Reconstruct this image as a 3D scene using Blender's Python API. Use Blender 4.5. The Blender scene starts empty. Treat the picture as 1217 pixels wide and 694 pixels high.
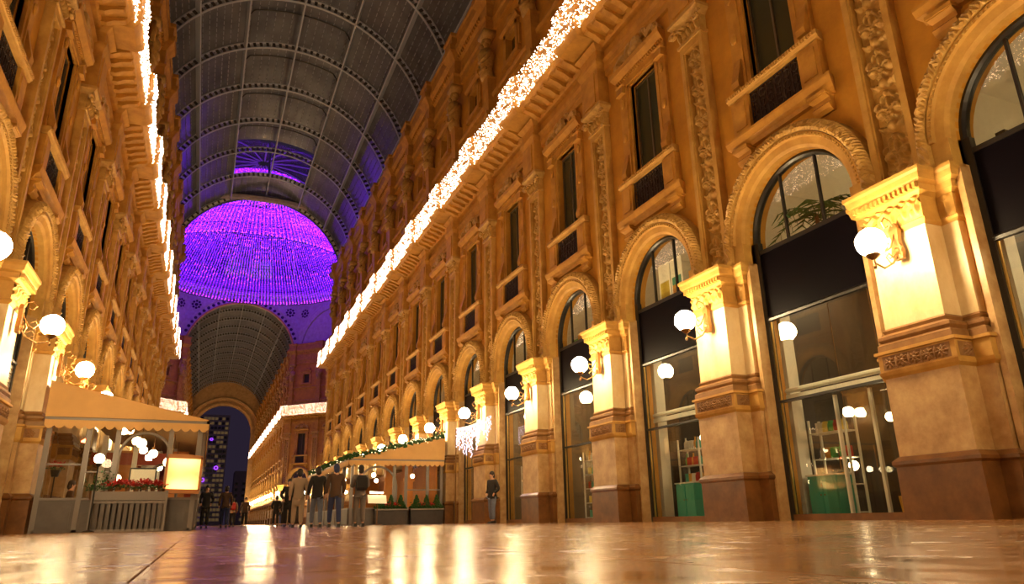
import bpy, bmesh, math, random
from mathutils import Vector, Matrix, noise

random.seed(7)
PI = math.pi
scene = bpy.context.scene
COL = scene.collection

# ------------------------------------------------------------------ camera
FPX, YAW, PITCH, ROLL, CAMH = 832.94, 0.40753, 0.31400, -0.01862, 0.117
cam_d = bpy.data.cameras.new('camera')
cam = bpy.data.objects.new('camera', cam_d)
COL.objects.link(cam)
cam_d.sensor_width = 36.0
cam_d.lens = FPX / 1217.0 * 36.0
cam_d.clip_start = 0.02
cam_d.clip_end = 1500
fw = Vector((math.sin(YAW) * math.cos(PITCH), math.cos(YAW) * math.cos(PITCH), math.sin(PITCH)))
rt = Vector((math.cos(YAW), -math.sin(YAW), 0))
up = rt.cross(fw)
r2 = math.cos(ROLL) * rt + math.sin(ROLL) * up
u2 = -math.sin(ROLL) * rt + math.cos(ROLL) * up
M = Matrix((r2, u2, -fw)).transposed().to_4x4()
M.translation = Vector((0, 0, CAMH))
cam.matrix_world = M
scene.camera = cam

# ------------------------------------------------------------------ world: night sky
w = bpy.data.worlds.new('night_sky')
scene.world = w
w.use_nodes = True
bgn = w.node_tree.nodes['Background']
bgn.inputs[0].default_value = (0.55, 0.38, 0.75, 1)
bgn.inputs[1].default_value = 0.035

scene.view_settings.view_transform = 'Standard'
scene.view_settings.look = 'None'
scene.view_settings.gamma = 1.0
scene.view_settings.exposure = 0.0
scene.view_settings.use_curve_mapping = False

# strengths of what gives off light
LAMP_E = 185.0
GARLAND_E = 8.0
CURTAIN_E = 7.0
SHOP_E = 24.0

# ------------------------------------------------------------------ materials
MATS = {}


def mat(name, col, rough=0.6, var=0.0, scale=3.0, col2=None, bump=0.0, bscale=30.0, metal=0.0, spec=0.5, emit=None, es=0.0,
        stretch=(1, 1, 1), trans=0.0):
    m = bpy.data.materials.new(name)
    m.use_nodes = True
    nt = m.node_tree
    b = nt.nodes['Principled BSDF']
    b.inputs['Base Color'].default_value = (*col, 1)
    b.inputs['Roughness'].default_value = rough
    b.inputs['Metallic'].default_value = metal
    b.inputs['Specular IOR Level'].default_value = spec
    if emit:
        b.inputs['Emission Color'].default_value = (*emit, 1)
        b.inputs['Emission Strength'].default_value = es
    if trans:
        b.inputs['Transmission Weight'].default_value = trans
    geo = None
    if var or col2 or bump:
        geo = nt.nodes.new('ShaderNodeNewGeometry')
        mp = nt.nodes.new('ShaderNodeMapping')
        mp.inputs['Scale'].default_value = stretch
        nt.links.new(geo.outputs['Position'], mp.inputs['Vector'])
    if var or col2:
        n = nt.nodes.new('ShaderNodeTexNoise')
        n.inputs['Scale'].default_value = scale
        n.inputs['Detail'].default_value = 6
        n.inputs['Roughness'].default_value = 0.65
        nt.links.new(mp.outputs[0], n.inputs['Vector'])
        r = nt.nodes.new('ShaderNodeValToRGB')
        r.color_ramp.elements[0].position = 0.32
        r.color_ramp.elements[1].position = 0.7
        c2 = col2 or tuple(c * (1 - var) for c in col)
        r.color_ramp.elements[0].color = (*c2, 1)
        r.color_ramp.elements[1].color = (*col, 1)
        nt.links.new(n.outputs['Fac'], r.inputs['Fac'])
        nt.links.new(r.outputs['Color'], b.inputs['Base Color'])
    if bump:
        n2 = nt.nodes.new('ShaderNodeTexNoise')
        n2.inputs['Scale'].default_value = bscale
        n2.inputs['Detail'].default_value = 4
        nt.links.new(mp.outputs[0], n2.inputs['Vector'])
        bp = nt.nodes.new('ShaderNodeBump')
        bp.inputs['Strength'].default_value = bump
        bp.inputs['Distance'].default_value = 0.02
        nt.links.new(n2.outputs['Fac'], bp.inputs['Height'])
        nt.links.new(bp.outputs['Normal'], b.inputs['Normal'])
    MATS[name] = m
    return m


mat('plaster', (0.58, 0.265, 0.020), 0.75, scale=1.3, col2=(0.40, 0.17, 0.014), bump=0.15, bscale=14)
mat('stone', (0.60, 0.345, 0.075), 0.62, scale=2.2, col2=(0.40, 0.20, 0.035), bump=0.2, bscale=18)
mat('stucco', (0.56, 0.275, 0.035), 0.66, scale=2.2, col2=(0.36, 0.155, 0.016), bump=0.2, bscale=18)
mat('carved', (0.60, 0.36, 0.09), 0.55, scale=5.0, col2=(0.36, 0.19, 0.035), bump=0.3, bscale=35)
mat('marble', (0.78, 0.64, 0.38), 0.42, scale=1.7, col2=(0.58, 0.40, 0.18), bump=0.1, bscale=9, stretch=(1, 1, .6))
mat('dado', (0.60, 0.40, 0.18), 0.4, scale=2.6, col2=(0.34, 0.18, 0.06), bump=0.1, bscale=12)
mat('plinth', (0.215, 0.088, 0.022), 0.32, scale=3.0, col2=(0.11, 0.04, 0.009), bump=0.1, bscale=10)
mat('band', (0.30, 0.15, 0.045), 0.5, scale=4.0, col2=(0.20, 0.09, 0.025))
mat('black_panel', (0.0022, 0.0012, 0.003), 0.5, spec=0.06)
mat('dark_metal', (0.012, 0.010, 0.009), 0.35, metal=0.0)
mat('grille_iron', (0.030, 0.014, 0.010), 0.5)
mat('gold_trim', (0.75, 0.48, 0.14), 0.3, metal=0.9)
mat('white_metal', (0.80, 0.78, 0.70), 0.35)
mat('brass', (0.20, 0.10, 0.03), 0.35, metal=0.6)
mat('steel', (0.36, 0.37, 0.42), 0.5)
mat('steel_dark', (0.055, 0.048, 0.045), 0.6)
mat('vault_bar', (0.27, 0.27, 0.30), 0.55)
mat('window_dark', (0.050, 0.050, 0.028), 0.06, spec=0.6)
mat('window_frame', (0.10, 0.07, 0.035), 0.5)
mat('globe', (0.9, 0.85, 0.7), 0.4, emit=(1.0, 0.73, 0.38), es=LAMP_E)
mat('bulb_warm', (0.9, 0.8, 0.7), 0.4, emit=(1.0, 0.76, 0.55), es=GARLAND_E)
mat('bulb_icicle', (0.9, 0.8, 0.9), 0.4, emit=(0.80, 0.70, 1.0), es=3.0)
mat('bulb_violet', (0.3, 0.1, 0.9), 0.4, emit=(0.15, 0.006, 1.0), es=CURTAIN_E)
mat('bulb_magenta', (0.7, 0.1, 0.9), 0.4, emit=(0.50, 0.03, 1.0), es=CURTAIN_E)
mat('strand', (0.10, 0.03, 0.35), 0.6)
mat('violet_stone', (0.50, 0.40, 0.42), 0.6, scale=2, col2=(0.36, 0.27, 0.28))
mat('iron_rosette', (0.02, 0.016, 0.03), 0.6)
mat('shop_white', (0.72, 0.68, 0.58), 0.6, var=0.1)
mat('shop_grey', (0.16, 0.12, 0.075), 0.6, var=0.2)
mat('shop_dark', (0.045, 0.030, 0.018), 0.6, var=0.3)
mat('teal', (0.06, 0.36, 0.26), 0.45)
mat('shop_lamp', (0.9, 0.85, 0.7), 0.4, emit=(1.0, 0.72, 0.38), es=SHOP_E * 3)
mat('mezzanine_fill', (0.9, 0.85, 0.7), 0.4, emit=(1.0, 0.72, 0.38), es=SHOP_E * 0.95)  # unseen fill glow added to brighten the lunettes
mat('floor_base', (0.30, 0.155, 0.055), 0.3)
mat('shutter', (0.42, 0.38, 0.32), 0.5, metal=0.3)
mat('awning', (0.66, 0.38, 0.13), 0.8, var=0.12, scale=2)
mat('kiosk_frame', (0.20, 0.165, 0.14), 0.45)
mat('kiosk_panel', (0.125, 0.10, 0.085), 0.45, var=0.25, scale=3)
mat('orange_wall', (0.72, 0.26, 0.05), 0.6, var=0.2)
mat('red_wall', (0.45, 0.07, 0.03), 0.6, var=0.2)
mat('leaf', (0.035, 0.12, 0.025), 0.55, var=0.4, scale=20)
mat('leaf_red', (0.55, 0.015, 0.012), 0.5, var=0.3, scale=20)
mat('sign_glow', (0.9, 0.8, 0.5), 0.5, emit=(1.0, 0.66, 0.22), es=2.6)
mat('sign_frame', (0.45, 0.17, 0.03), 0.4)
mat('paper', (0.80, 0.74, 0.58), 0.7)
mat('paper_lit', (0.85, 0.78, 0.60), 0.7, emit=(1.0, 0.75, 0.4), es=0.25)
mat('red_lamp', (0.9, 0.1, 0.05), 0.4, emit=(1.0, 0.10, 0.04), es=25)
mat('wood', (0.20, 0.085, 0.03), 0.5, var=0.3, scale=6)
mat('skin', (0.55, 0.30, 0.18), 0.6)
mat('hair', (0.02, 0.012, 0.008), 0.6)
mat('cloth_black', (0.016, 0.013, 0.013), 0.85)
mat('cloth_brown', (0.07, 0.035, 0.018), 0.85)
mat('cloth_grey', (0.17, 0.14, 0.12), 0.85)
mat('cloth_blue', (0.03, 0.04, 0.11), 0.85)
mat('denim', (0.15, 0.17, 0.24), 0.85, var=0.25, scale=12)
mat('cloth_tan', (0.36, 0.26, 0.17), 0.85)
mat('shoe', (0.015, 0.012, 0.01), 0.5)
mat('red_item', (0.50, 0.03, 0.02), 0.45)
mat('yellow_item', (0.72, 0.55, 0.08), 0.5)
mat('green_item', (0.10, 0.42, 0.10), 0.45)
mat('amber_item', (0.75, 0.35, 0.05), 0.4)
mat('tower_wall', (0.42, 0.34, 0.40), 0.7, var=0.2)
mat('tower_lit', (0.3, 0.2, 0.1), 0.7, emit=(1.0, 0.62, 0.25), es=0.075)
mat('tower_glass', (0.02, 0.02, 0.03), 0.3)
mat('ring_glow', (0.3, 0.1, 0.9), 0.4, emit=(0.35, 0.06, 1.0), es=2.2)
mat('end_stone', (0.62, 0.36, 0.14), 0.6, scale=1.5, col2=(0.42, 0.22, 0.07))
mat('mosaic_dark', (0.035, 0.012, 0.008), 0.85, spec=0.1)
mat('mosaic_red', (0.16, 0.035, 0.02), 0.8, spec=0.1)
mat('mosaic_pale', (0.42, 0.27, 0.13), 0.7, spec=0.2)
mat('asphalt', (0.05, 0.045, 0.05), 0.6)


def glass_mat(name, tint=(1, 1, 1), ior=1.5, rough=0.0, extra=0.0):
    m = bpy.data.materials.new(name)
    m.use_nodes = True
    nt = m.node_tree
    nt.nodes.clear()
    out = nt.nodes.new('ShaderNodeOutputMaterial')
    mix = nt.nodes.new('ShaderNodeMixShader')
    tr = nt.nodes.new('ShaderNodeBsdfTransparent')
    gl = nt.nodes.new('ShaderNodeBsdfGlossy')
    fr = nt.nodes.new('ShaderNodeFresnel')
    geo = nt.nodes.new('ShaderNodeNewGeometry')
    mr = nt.nodes.new('ShaderNodeMapRange')      # the far side of a pane reflects like its near side
    mr.inputs['To Min'].default_value = ior
    mr.inputs['To Max'].default_value = 1.0 / ior
    nt.links.new(geo.outputs['Backfacing'], mr.inputs['Value'])
    nt.links.new(mr.outputs[0], fr.inputs['IOR'])
    tr.inputs[0].default_value = (*tint, 1)
    gl.inputs['Roughness'].default_value = rough
    ad = nt.nodes.new('ShaderNodeMath')
    ad.operation = 'ADD'
    ad.use_clamp = True
    ad.inputs[1].default_value = extra
    nt.links.new(fr.outputs[0], ad.inputs[0])
    nt.links.new(ad.outputs[0], mix.inputs[0])
    nt.links.new(tr.outputs[0], mix.inputs[1])
    nt.links.new(gl.outputs[0], mix.inputs[2])
    nt.links.new(mix.outputs[0], out.inputs[0])
    MATS[name] = m


glass_mat('glass', (0.92, 0.93, 0.90), 1.45, 0.0, 0.02)
glass_mat('kiosk_glass', (0.95, 0.95, 0.92), 1.45, 0.0, 0.0)


def vault_glass():
    m = bpy.data.materials.new('vault_glass')
    m.use_nodes = True
    nt = m.node_tree
    b = nt.nodes['Principled BSDF']
    geo = nt.nodes.new('ShaderNodeNewGeometry')
    n = nt.nodes.new('ShaderNodeTexNoise')
    n.inputs['Scale'].default_value = 0.55
    n.inputs['Detail'].default_value = 5
    nt.links.new(geo.outputs['Position'], n.inputs['Vector'])
    r = nt.nodes.new('ShaderNodeValToRGB')
    r.color_ramp.elements[0].position = 0.3
    r.color_ramp.elements[1].position = 0.75
    r.color_ramp.elements[0].color = (0.065, 0.068, 0.080, 1)
    r.color_ramp.elements[1].color = (0.150, 0.150, 0.168, 1)
    nt.links.new(n.outputs['Fac'], r.inputs['Fac'])
    nt.links.new(r.outputs['Color'], b.inputs['Base Color'])
    b.inputs['Roughness'].default_value = 0.30
    b.inputs['Specular IOR Level'].default_value = 0.35
    b.inputs['Transmission Weight'].default_value = 0.0
    MATS['vault_glass'] = m


vault_glass()
glass_mat('dome_glass', (0.62, 0.60, 0.70), 1.35, 0.25, 0.10)


def translucent_mat(name, col):
    m = bpy.data.materials.new(name)
    m.use_nodes = True
    nt = m.node_tree
    nt.nodes.clear()
    out = nt.nodes.new('ShaderNodeOutputMaterial')
    mix = nt.nodes.new('ShaderNodeMixShader')
    mix.inputs[0].default_value = 0.75
    d = nt.nodes.new('ShaderNodeBsdfDiffuse')
    t = nt.nodes.new('ShaderNodeBsdfTranslucent')
    d.inputs[0].default_value = (*col, 1)
    t.inputs[0].default_value = (*col, 1)
    nt.links.new(d.outputs[0], mix.inputs[1])
    nt.links.new(t.outputs[0], mix.inputs[2])
    nt.links.new(mix.outputs[0], out.inputs[0])
    MATS[name] = m


translucent_mat('frosted', (0.98, 0.92, 0.74))


def floor_mat(name, c1, c2, rough=0.19):
    m = bpy.data.materials.new(name)
    m.use_nodes = True
    nt = m.node_tree
    b = nt.nodes['Principled BSDF']
    geo = nt.nodes.new('ShaderNodeNewGeometry')
    n = nt.nodes.new('ShaderNodeTexNoise')
    n.inputs['Scale'].default_value = 1.4
    n.inputs['Detail'].default_value = 7
    n.inputs['Distortion'].default_value = 1.2
    nt.links.new(geo.outputs['Position'], n.inputs['Vector'])
    r = nt.nodes.new('ShaderNodeValToRGB')
    r.color_ramp.elements[0].position = 0.33
    r.color_ramp.elements[1].position = 0.68
    r.color_ramp.elements[0].color = (*c2, 1)
    r.color_ramp.elements[1].color = (*c1, 1)
    nt.links.new(n.outputs['Fac'], r.inputs['Fac'])
    nt.links.new(r.outputs['Color'], b.inputs['Base Color'])
    n3 = nt.nodes.new('ShaderNodeTexNoise')
    n3.inputs['Scale'].default_value = 5.0
    n3.inputs['Detail'].default_value = 6
    nt.links.new(geo.outputs['Position'], n3.inputs['Vector'])
    mr = nt.nodes.new('ShaderNodeMapRange')
    mr.inputs['From Min'].default_value = 0.3
    mr.inputs['From Max'].default_value = 0.7
    mr.inputs['To Min'].default_value = rough * 0.65
    mr.inputs['To Max'].default_value = rough * 1.6
    nt.links.new(n3.outputs['Fac'], mr.inputs['Value'])
    nt.links.new(mr.outputs[0], b.inputs['Roughness'])
    n2 = nt.nodes.new('ShaderNodeTexNoise')
    n2.inputs['Scale'].default_value = 2.2
    n2.inputs['Detail'].default_value = 5
    nt.links.new(geo.outputs['Position'], n2.inputs['Vector'])
    bp = nt.nodes.new('ShaderNodeBump')
    bp.inputs['Strength'].default_value = 0.018
    bp.inputs['Distance'].default_value = 0.05
    nt.links.new(n2.outputs['Fac'], bp.inputs['Height'])
    nt.links.new(bp.outputs['Normal'], b.inputs['Normal'])
    MATS[name] = m


floor_mat('floor_a', (0.44, 0.21, 0.060), (0.27, 0.115, 0.030))
floor_mat('floor_b', (0.38, 0.17, 0.048), (0.22, 0.09, 0.024))
floor_mat('floor_c', (0.28, 0.12, 0.035), (0.15, 0.06, 0.018))
floor_mat('floor_dark', (0.14, 0.05, 0.03), (0.05, 0.02, 0.015))
floor_mat('floor_pale', (0.50, 0.29, 0.11), (0.33, 0.17, 0.06))


# ------------------------------------------------------------------ mesh builder
class MB:
    def __init__(s):
        s.v = []
        s.f = []

    def q(s, *idx):
        s.f.append(tuple(idx))

    def box(s, x0, x1, y0, y1, z0, z1):
        b = len(s.v)
        s.v += [(x0, y0, z0), (x1, y0, z0), (x1, y1, z0), (x0, y1, z0), (x0, y0, z1), (x1, y0, z1), (x1, y1, z1), (x0, y1, z1)]
        for f in ((0, 3, 2, 1), (4, 5, 6, 7), (0, 1, 5, 4), (1, 2, 6, 5), (2, 3, 7, 6), (3, 0, 4, 7)):
            s.f.append(tuple(b + i for i in f))
        return s

    def loops(s, loops, closed=True, cap=True):
        b = len(s.v)
        n = len(loops[0])
        for l in loops:
            s.v += [tuple(p) for p in l]
        for i in range(len(loops) - 1):
            for j in range(n if closed else n - 1):
                k = (j + 1) % n
                s.f.append((b + i * n + j, b + i * n + k, b + (i + 1) * n + k, b + (i + 1) * n + j))
        if cap:
            s.f.append(tuple(b + j for j in reversed(range(n))))
            s.f.append(tuple(b + (len(loops) - 1) * n + j for j in range(n)))
        return s

    def stack(s, cu, secs):          # rectangular sections (half width, front depth, z[, back depth])
        L = []
        for t in secs:
            hw, nf, z = t[:3]
            nb = t[3] if len(t) > 3 else 0.0
            L.append([(cu - hw, nb, z), (cu + hw, nb, z), (cu + hw, nf, z), (cu - hw, nf, z)])
        return s.loops(L)

    def mold(s, u0, u1, prof, flare=0.0):      # profile of (n, z) run along u
        m = min(p[0] for p in prof)
        a = [(u0 - flare * (p[0] - m), p[0], p[1]) for p in prof]
        b = [(u1 + flare * (p[0] - m), p[0], p[1]) for p in prof]
        return s.loops([a, b])

    def prism(s, poly, n0, n1):                # polygon in (u, z) given depth in n
        return s.loops([[(p[0], n0, p[1]) for p in poly], [(p[0], n1, p[1]) for p in poly]])

    def arc(s, prof, cu, zc, a0, a1, seg):     # profile of (r, n) swept round an arch
        L = []
        for i in range(seg + 1):
            a = a0 + (a1 - a0) * i / seg
            L.append([(cu + r * math.cos(a), n, zc + r * math.sin(a)) for r, n in prof])
        return s.loops(L)

    def tube(s, pts, rad, seg=6, cap=True):
        pts = [Vector(p) for p in pts]
        if not hasattr(rad, '__len__'):
            rad = [rad] * len(pts)
        L = []
        ref = Vector((0.13, 0.31, 0.94))
        for i, p in enumerate(pts):
            d = (pts[min(i + 1, len(pts) - 1)] - pts[max(i - 1, 0)]).normalized()
            if abs(d.dot(ref)) > 0.95:
                ref = Vector((0.94, 0.2, 0.1))
            x = d.cross(ref).normalized()
            y = d.cross(x)
            L.append([p + rad[i] * (math.cos(2 * PI * k / seg) * x + math.sin(2 * PI * k / seg) * y) for k in range(seg)])
        return s.loops(L, cap=cap)

    def lathe(s, prof, c=(0, 0, 0), seg=12):
        L = [[(c[0] + r * math.cos(2 * PI * k / seg), c[1] + r * math.sin(2 * PI * k / seg), c[2] + z) for k in range(seg)] for r, z in prof]
        return s.loops(L)

    def ball(s, c, r, seg=10, rings=6, sc=(1, 1, 1)):
        L = []
        for i in range(rings + 1):
            t = PI * (0.02 + 0.96 * i / rings)
            L.append([(c[0] + sc[0] * r * math.sin(t) * math.cos(2 * PI * k / seg), c[1] + sc[1] * r * math.sin(t) * math.sin(2 * PI * k / seg),
                       c[2] - sc[2] * r * math.cos(t)) for k in range(seg)])
        return s.loops(L)

    def tetra(s, c, r):
        b = len(s.v)
        x, y, z = c
        s.v += [(x + r, y + r, z + r), (x + r, y - r, z - r), (x - r, y + r, z - r), (x - r, y - r, z + r)]
        s.f += [(b, b + 1, b + 2), (b, b + 3, b + 1), (b, b + 2, b + 3), (b + 1, b + 3, b + 2)]
        return s

    def relief(s, u0, u1, z0, z1, n0, fn, nu, nz):
        b = len(s.v)
        for j in range(nz + 1):
            for i in range(nu + 1):
                u = u0 + (u1 - u0) * i / nu
                z = z0 + (z1 - z0) * j / nz
                s.v.append((u, n0 + fn(u, z), z))
        for j in range(nz):
            for i in range(nu):
                a = b + j * (nu + 1) + i
                s.f.append((a + 1, a, a + nu + 1, a + nu + 2))
        return s

    def mesh(s, name, m, smooth=False):
        me = bpy.data.meshes.new(name)
        me.from_pydata(s.v, [], s.f)
        bm = bmesh.new()
        bm.from_mesh(me)
        bmesh.ops.recalc_face_normals(bm, faces=bm.faces)
        bm.to_mesh(me)
        bm.free()
        if m:
            me.materials.append(MATS[m])
        if smooth:
            for p in me.polygons:
                p.use_smooth = True
        me.update()
        return me


def add(name, me, parent=None, loc=(0, 0, 0), rz=0.0, label=None, cat=None, group=None, kind=None, scale=None):
    o = bpy.data.objects.new(name, me)
    COL.objects.link(o)
    o.location = loc
    o.rotation_euler = (0, 0, rz)
    if scale:
        o.scale = scale
    if parent:
        o.parent = parent
    if label:
        o['label'] = label
    if cat:
        o['category'] = cat
    if group:
        o['group'] = group
    if kind:
        o['kind'] = kind
    return o


def build(mb, name, m, parent=None, smooth=False, **kw):
    return add(name, mb.mesh(name, m, smooth), parent, **kw)


def holes_panel(outer, holes, n0, n1):
    """flat panel with holes in the (u, z) plane, given thickness n0..n1"""
    bm = bmesh.new()
    edges = []
    for loop in [outer] + holes:
        vs = [bm.verts.new((p[0], n1, p[1])) for p in loop]
        for i in range(len(vs)):
            edges.append(bm.edges.new((vs[i], vs[(i + 1) % len(vs)])))
    bmesh.ops.triangle_fill(bm, use_beauty=True, use_dissolve=False, edges=edges)
    ext = bmesh.ops.extrude_face_region(bm, geom=list(bm.faces))
    for e in ext['geom']:
        if isinstance(e, bmesh.types.BMVert):
            e.co.y = n0
    bmesh.ops.recalc_face_normals(bm, faces=bm.faces)
    me = bpy.data.meshes.new('panel')
    bm.to_mesh(me)
    bm.free()
    return me


def arch_loop(hw, z0, zc, seg=24):
    L = [(hw, z0), (hw, zc)] if z0 < zc else [(hw, zc)]
    L += [(hw * math.cos(PI * i / seg), zc + hw * math.sin(PI * i / seg)) for i in range(1, seg)]
    L += [(-hw, zc), (-hw, z0)] if z0 < zc else [(-hw, zc)]
    return L


ORD = ['zeroth', 'first', 'second', 'third', 'fourth', 'fifth', 'sixth', 'seventh', 'eighth', 'ninth', 'tenth', 'eleventh', 'twelfth',
       'thirteenth', 'fourteenth', 'fifteenth', 'sixteenth', 'seventeenth', 'eighteenth']

# ------------------------------------------------------------------ facade prototypes (u along the wall, n out of it, z up)
CX = 3.12
WR = 10.95
WL = 2 * CX - WR
BAY = 5.0
RZ_R, RZ_L = PI / 2, -PI / 2
ZC, RO = 6.0, 1.5           # arch springing and radius of the opening


def blob_fn(blobs, base=0.0):
    pre = [(c, z, ru, rz_, a, math.cos(t), math.sin(t)) for c, z, ru, rz_, a, t in blobs]

    def fn(u, z):
        h = base
        for c, zz, ru, rr, a, ct, st in pre:
            du, dz = u - c, z - zz
            if abs(dz) > 0.5 or abs(du) > 0.5:
                continue
            x = (du * ct + dz * st) / ru
            y = (-du * st + dz * ct) / rr
            d = x * x + y * y
            if d < 1:
                h = max(h, base + a * math.sqrt(1 - d))
        return h
    return fn


def vine_blobs(hw, z0, z1, per=0.9, seed=1):
    """candelabra relief: vases, scrolls, leaves and rosettes up the panel"""
    B = []
    z = z0 + .1
    k = 0
    while z < z1 - .3:
        B.append((0, z + .10, hw * .34, .12, .15, 0))                 # vase
        B.append((0, z + .25, hw * .14, .10, .11, 0))
        for s in (-1, 1):
            for i in range(9):                                        # scroll of beads
                t = i / 8
                a = -1.2 + t * 4.6
                r = .46 * hw * (1 - .55 * t)
                B.append((s * (hw * .46 - r * math.cos(a)), z + .40 + r * math.sin(a) * .95, hw * .15, hw * .13, .10 + .05 * t, 0))
            B.append((s * hw * .46, z + .40, hw * .20, hw * .20, .15, 0))
            B.append((s * hw * .72, z + .12, hw * .14, .10, .10, -s * .7))
            B.append((s * hw * .42, z + .10, hw * .12, .09, .09, -s * .9))
            B.append((s * hw * .78, z + .62, hw * .13, .11, .10, s * .8))
            B.append((s * hw * .34, z + .70, hw * .13, .12, .12, s * .35))
        B.append((0, z + .60, hw * .15, .16, .12, 0))
        B.append((0, z + .78, hw * .20, .08, .14, 0))
        z += per
        k += 1
    return B


P = {}          # prototype meshes
# --- wall panel of one bay with arch and window openings
# the arch opening cuts the bottom edge, so the outer loop follows it
outer = [(-2.5, 0), (-RO, 0), (-RO, ZC)] + [(-RO * math.cos(PI * i / 28), ZC + RO * math.sin(PI * i / 28)) for i in range(1, 28)] + \
        [(RO, ZC), (RO, 0), (2.5, 0), (2.5, 15.0), (-2.5, 15.0)]
win_hole = [(-0.68, 9.72), (0.68, 9.72), (0.68, 12.85), (-0.68, 12.85)]
P['wall_panel'] = holes_panel(outer, [win_hole], -0.45, 0.0)
P['wall_panel'].materials.append(MATS['plaster'])
ahole = [(-0.55, 20.4), (0.55, 20.4), (0.55, 21.75), (-0.55, 21.75)]
P['attic_panel'] = holes_panel([(-2.5, 16.0), (2.5, 16.0), (2.5, 26.4), (-2.5, 26.4)], [ahole], -0.6, -0.15)
P['attic_panel'].materials.append(MATS['plaster'])

# --- archivolt
m = MB()
m.arc([(1.50, -0.30), (1.50, 0.14), (1.56, 0.20), (1.70, 0.24), (1.72, 0.30), (1.80, 0.30), (1.80, 0.0), (1.62, -0.30)], 0, ZC, 0, PI, 30)
for s in (-1, 1):
    m.box(min(s * 1.5, s * 1.8), max(s * 1.5, s * 1.8), -0.3, 0.24, 5.5, ZC)
P['archivolt'] = m.mesh('archivolt', 'stone')
for s, nm in ((-1, 'jamb_a'), (1, 'jamb_b')):
    P[nm] = MB().box(min(s * 1.46, s * 1.56), max(s * 1.46, s * 1.56), -.10, .17, 0, 5.52).mesh('jamb', 'dado')
m = MB()
nA = 150
rr_ = random.Random(8)
RIMP = ((1.80, 0.20, 0), (1.82, 0.33, .02), (1.88, 0.36, .055), (1.95, 0.34, .055), (2.02, 0.30, .04), (2.06, 0.24, .03), (2.07, 0.0, 0))
cols = []
for i in range(5):
    cols.append((1, 0, -(ZC - 5.52) * (1 - i / 5)))
for i in range(nA + 1):
    cols.append((math.cos(PI * i / nA), math.sin(PI * i / nA), 0))
for i in range(1, 6):
    cols.append((-1, 0, -(ZC - 5.52) * i / 5))
b0 = len(m.v)
nP = len(RIMP)
for i, (ca, sa, dz) in enumerate(cols):
    for j, (r, n, amp) in enumerate(RIMP):
        h = amp * ((1 if (i + j) % 2 else -.6) * .5 + rr_.uniform(-.5, .5)) if amp else 0
        m.v.append((r * ca, n + h, ZC + r * sa + dz))
for i in range(len(cols) - 1):
    for j in range(nP - 1):
        m.f.append((b0 + i * nP + j, b0 + i * nP + j + 1, b0 + (i + 1) * nP + j + 1, b0 + (i + 1) * nP + j))
P['archivolt_rim'] = m.mesh('archivolt_rim', 'carved')
m = MB()
for i in range(60):
    a = PI * (i + .5) / 60
    m.box(1.745 * math.cos(a) - .02, 1.745 * math.cos(a) + .02, .29, .325, ZC + 1.745 * math.sin(a) - .02, ZC + 1.745 * math.sin(a) + .02)
P['archivolt_beads'] = m.mesh('archivolt_beads', 'carved')

# --- pier
PF = 0.71       # front plane of the pier


def pier_pieces(hw, nf, tag, nb=0.0):
    d = {}
    m = MB().stack(0, [(hw + .06, nf + .05, 0, nb), (hw + .06, nf + .05, .80, nb)])
    d['plinth'] = m.mesh('plinth' + tag, 'plinth')
    m = MB().stack(0, [(hw + .06, nf + .05, .80, nb), (hw + .10, nf + .09, .84, nb), (hw + .10, nf + .09, .89, nb), (hw + .02, nf + .02, .96, nb), (hw, nf, .97, nb)])
    d['plinth_molding'] = m.mesh('plinth_molding' + tag, 'plinth')
    m = MB().stack(0, [(hw, nf, .97, nb), (hw, nf, 2.28, nb)])
    d['dado'] = m.mesh('dado' + tag, 'dado')
    m = MB().stack(0, [(hw, nf, 2.22, nb), (hw + .05, nf + .04, 2.27, nb), (hw + .06, nf + .06, 2.33, nb), (hw + .04, nf + .04, 2.335, nb), (hw + .04, nf + .04, 2.61, nb), (hw + .08, nf + .08, 2.62, nb), (hw + .08, nf + .08, 2.67, nb)])
    d['frieze_block'] = m.mesh('frieze_block' + tag, 'stone')
    s2 = hw - .10
    m = MB().stack(0, [(hw + .02, nf + .03, 2.67, nb), (hw + .02, nf + .03, 2.78, nb), (hw - .03, nf - .02, 2.82, nb), (hw + .01, nf + .01, 2.87, nb), (hw + .01, nf + .01, 2.92, nb), (s2 + .01, nf - .06, 2.97, nb),
                       (s2 + .03, nf - .04, 3.02, nb), (s2, nf - .08, 3.06, nb)])
    d['shaft_base'] = m.mesh('shaft_base' + tag, 'band')
    m = MB().stack(0, [(s2, nf - .08, 3.06, nb), (s2 - .01, nf - .09, 4.62, nb)])
    d['shaft'] = m.mesh('shaft' + tag, 'marble')
    m = MB().stack(0, [(s2, nf - .08, 4.60, nb), (s2 + .05, nf - .03, 4.64, nb), (s2 + .05, nf - .03, 4.69, nb), (s2, nf - .08, 4.72, nb), (s2 + .01, nf - .07, 5.10, nb), (s2 + .09, nf + .01, 5.16, nb),
                       (s2 + .10, nf + .02, 5.27, nb), (s2 + .17, nf + .09, 5.32, nb), (s2 + .19, nf + .11, 5.42, nb), (s2 + .22, nf + .14, 5.46, nb), (s2 + .22, nf + .14, 5.52, nb)])
    d['capital'] = m.mesh('capital' + tag, 'stone')
    return d, s2


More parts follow.
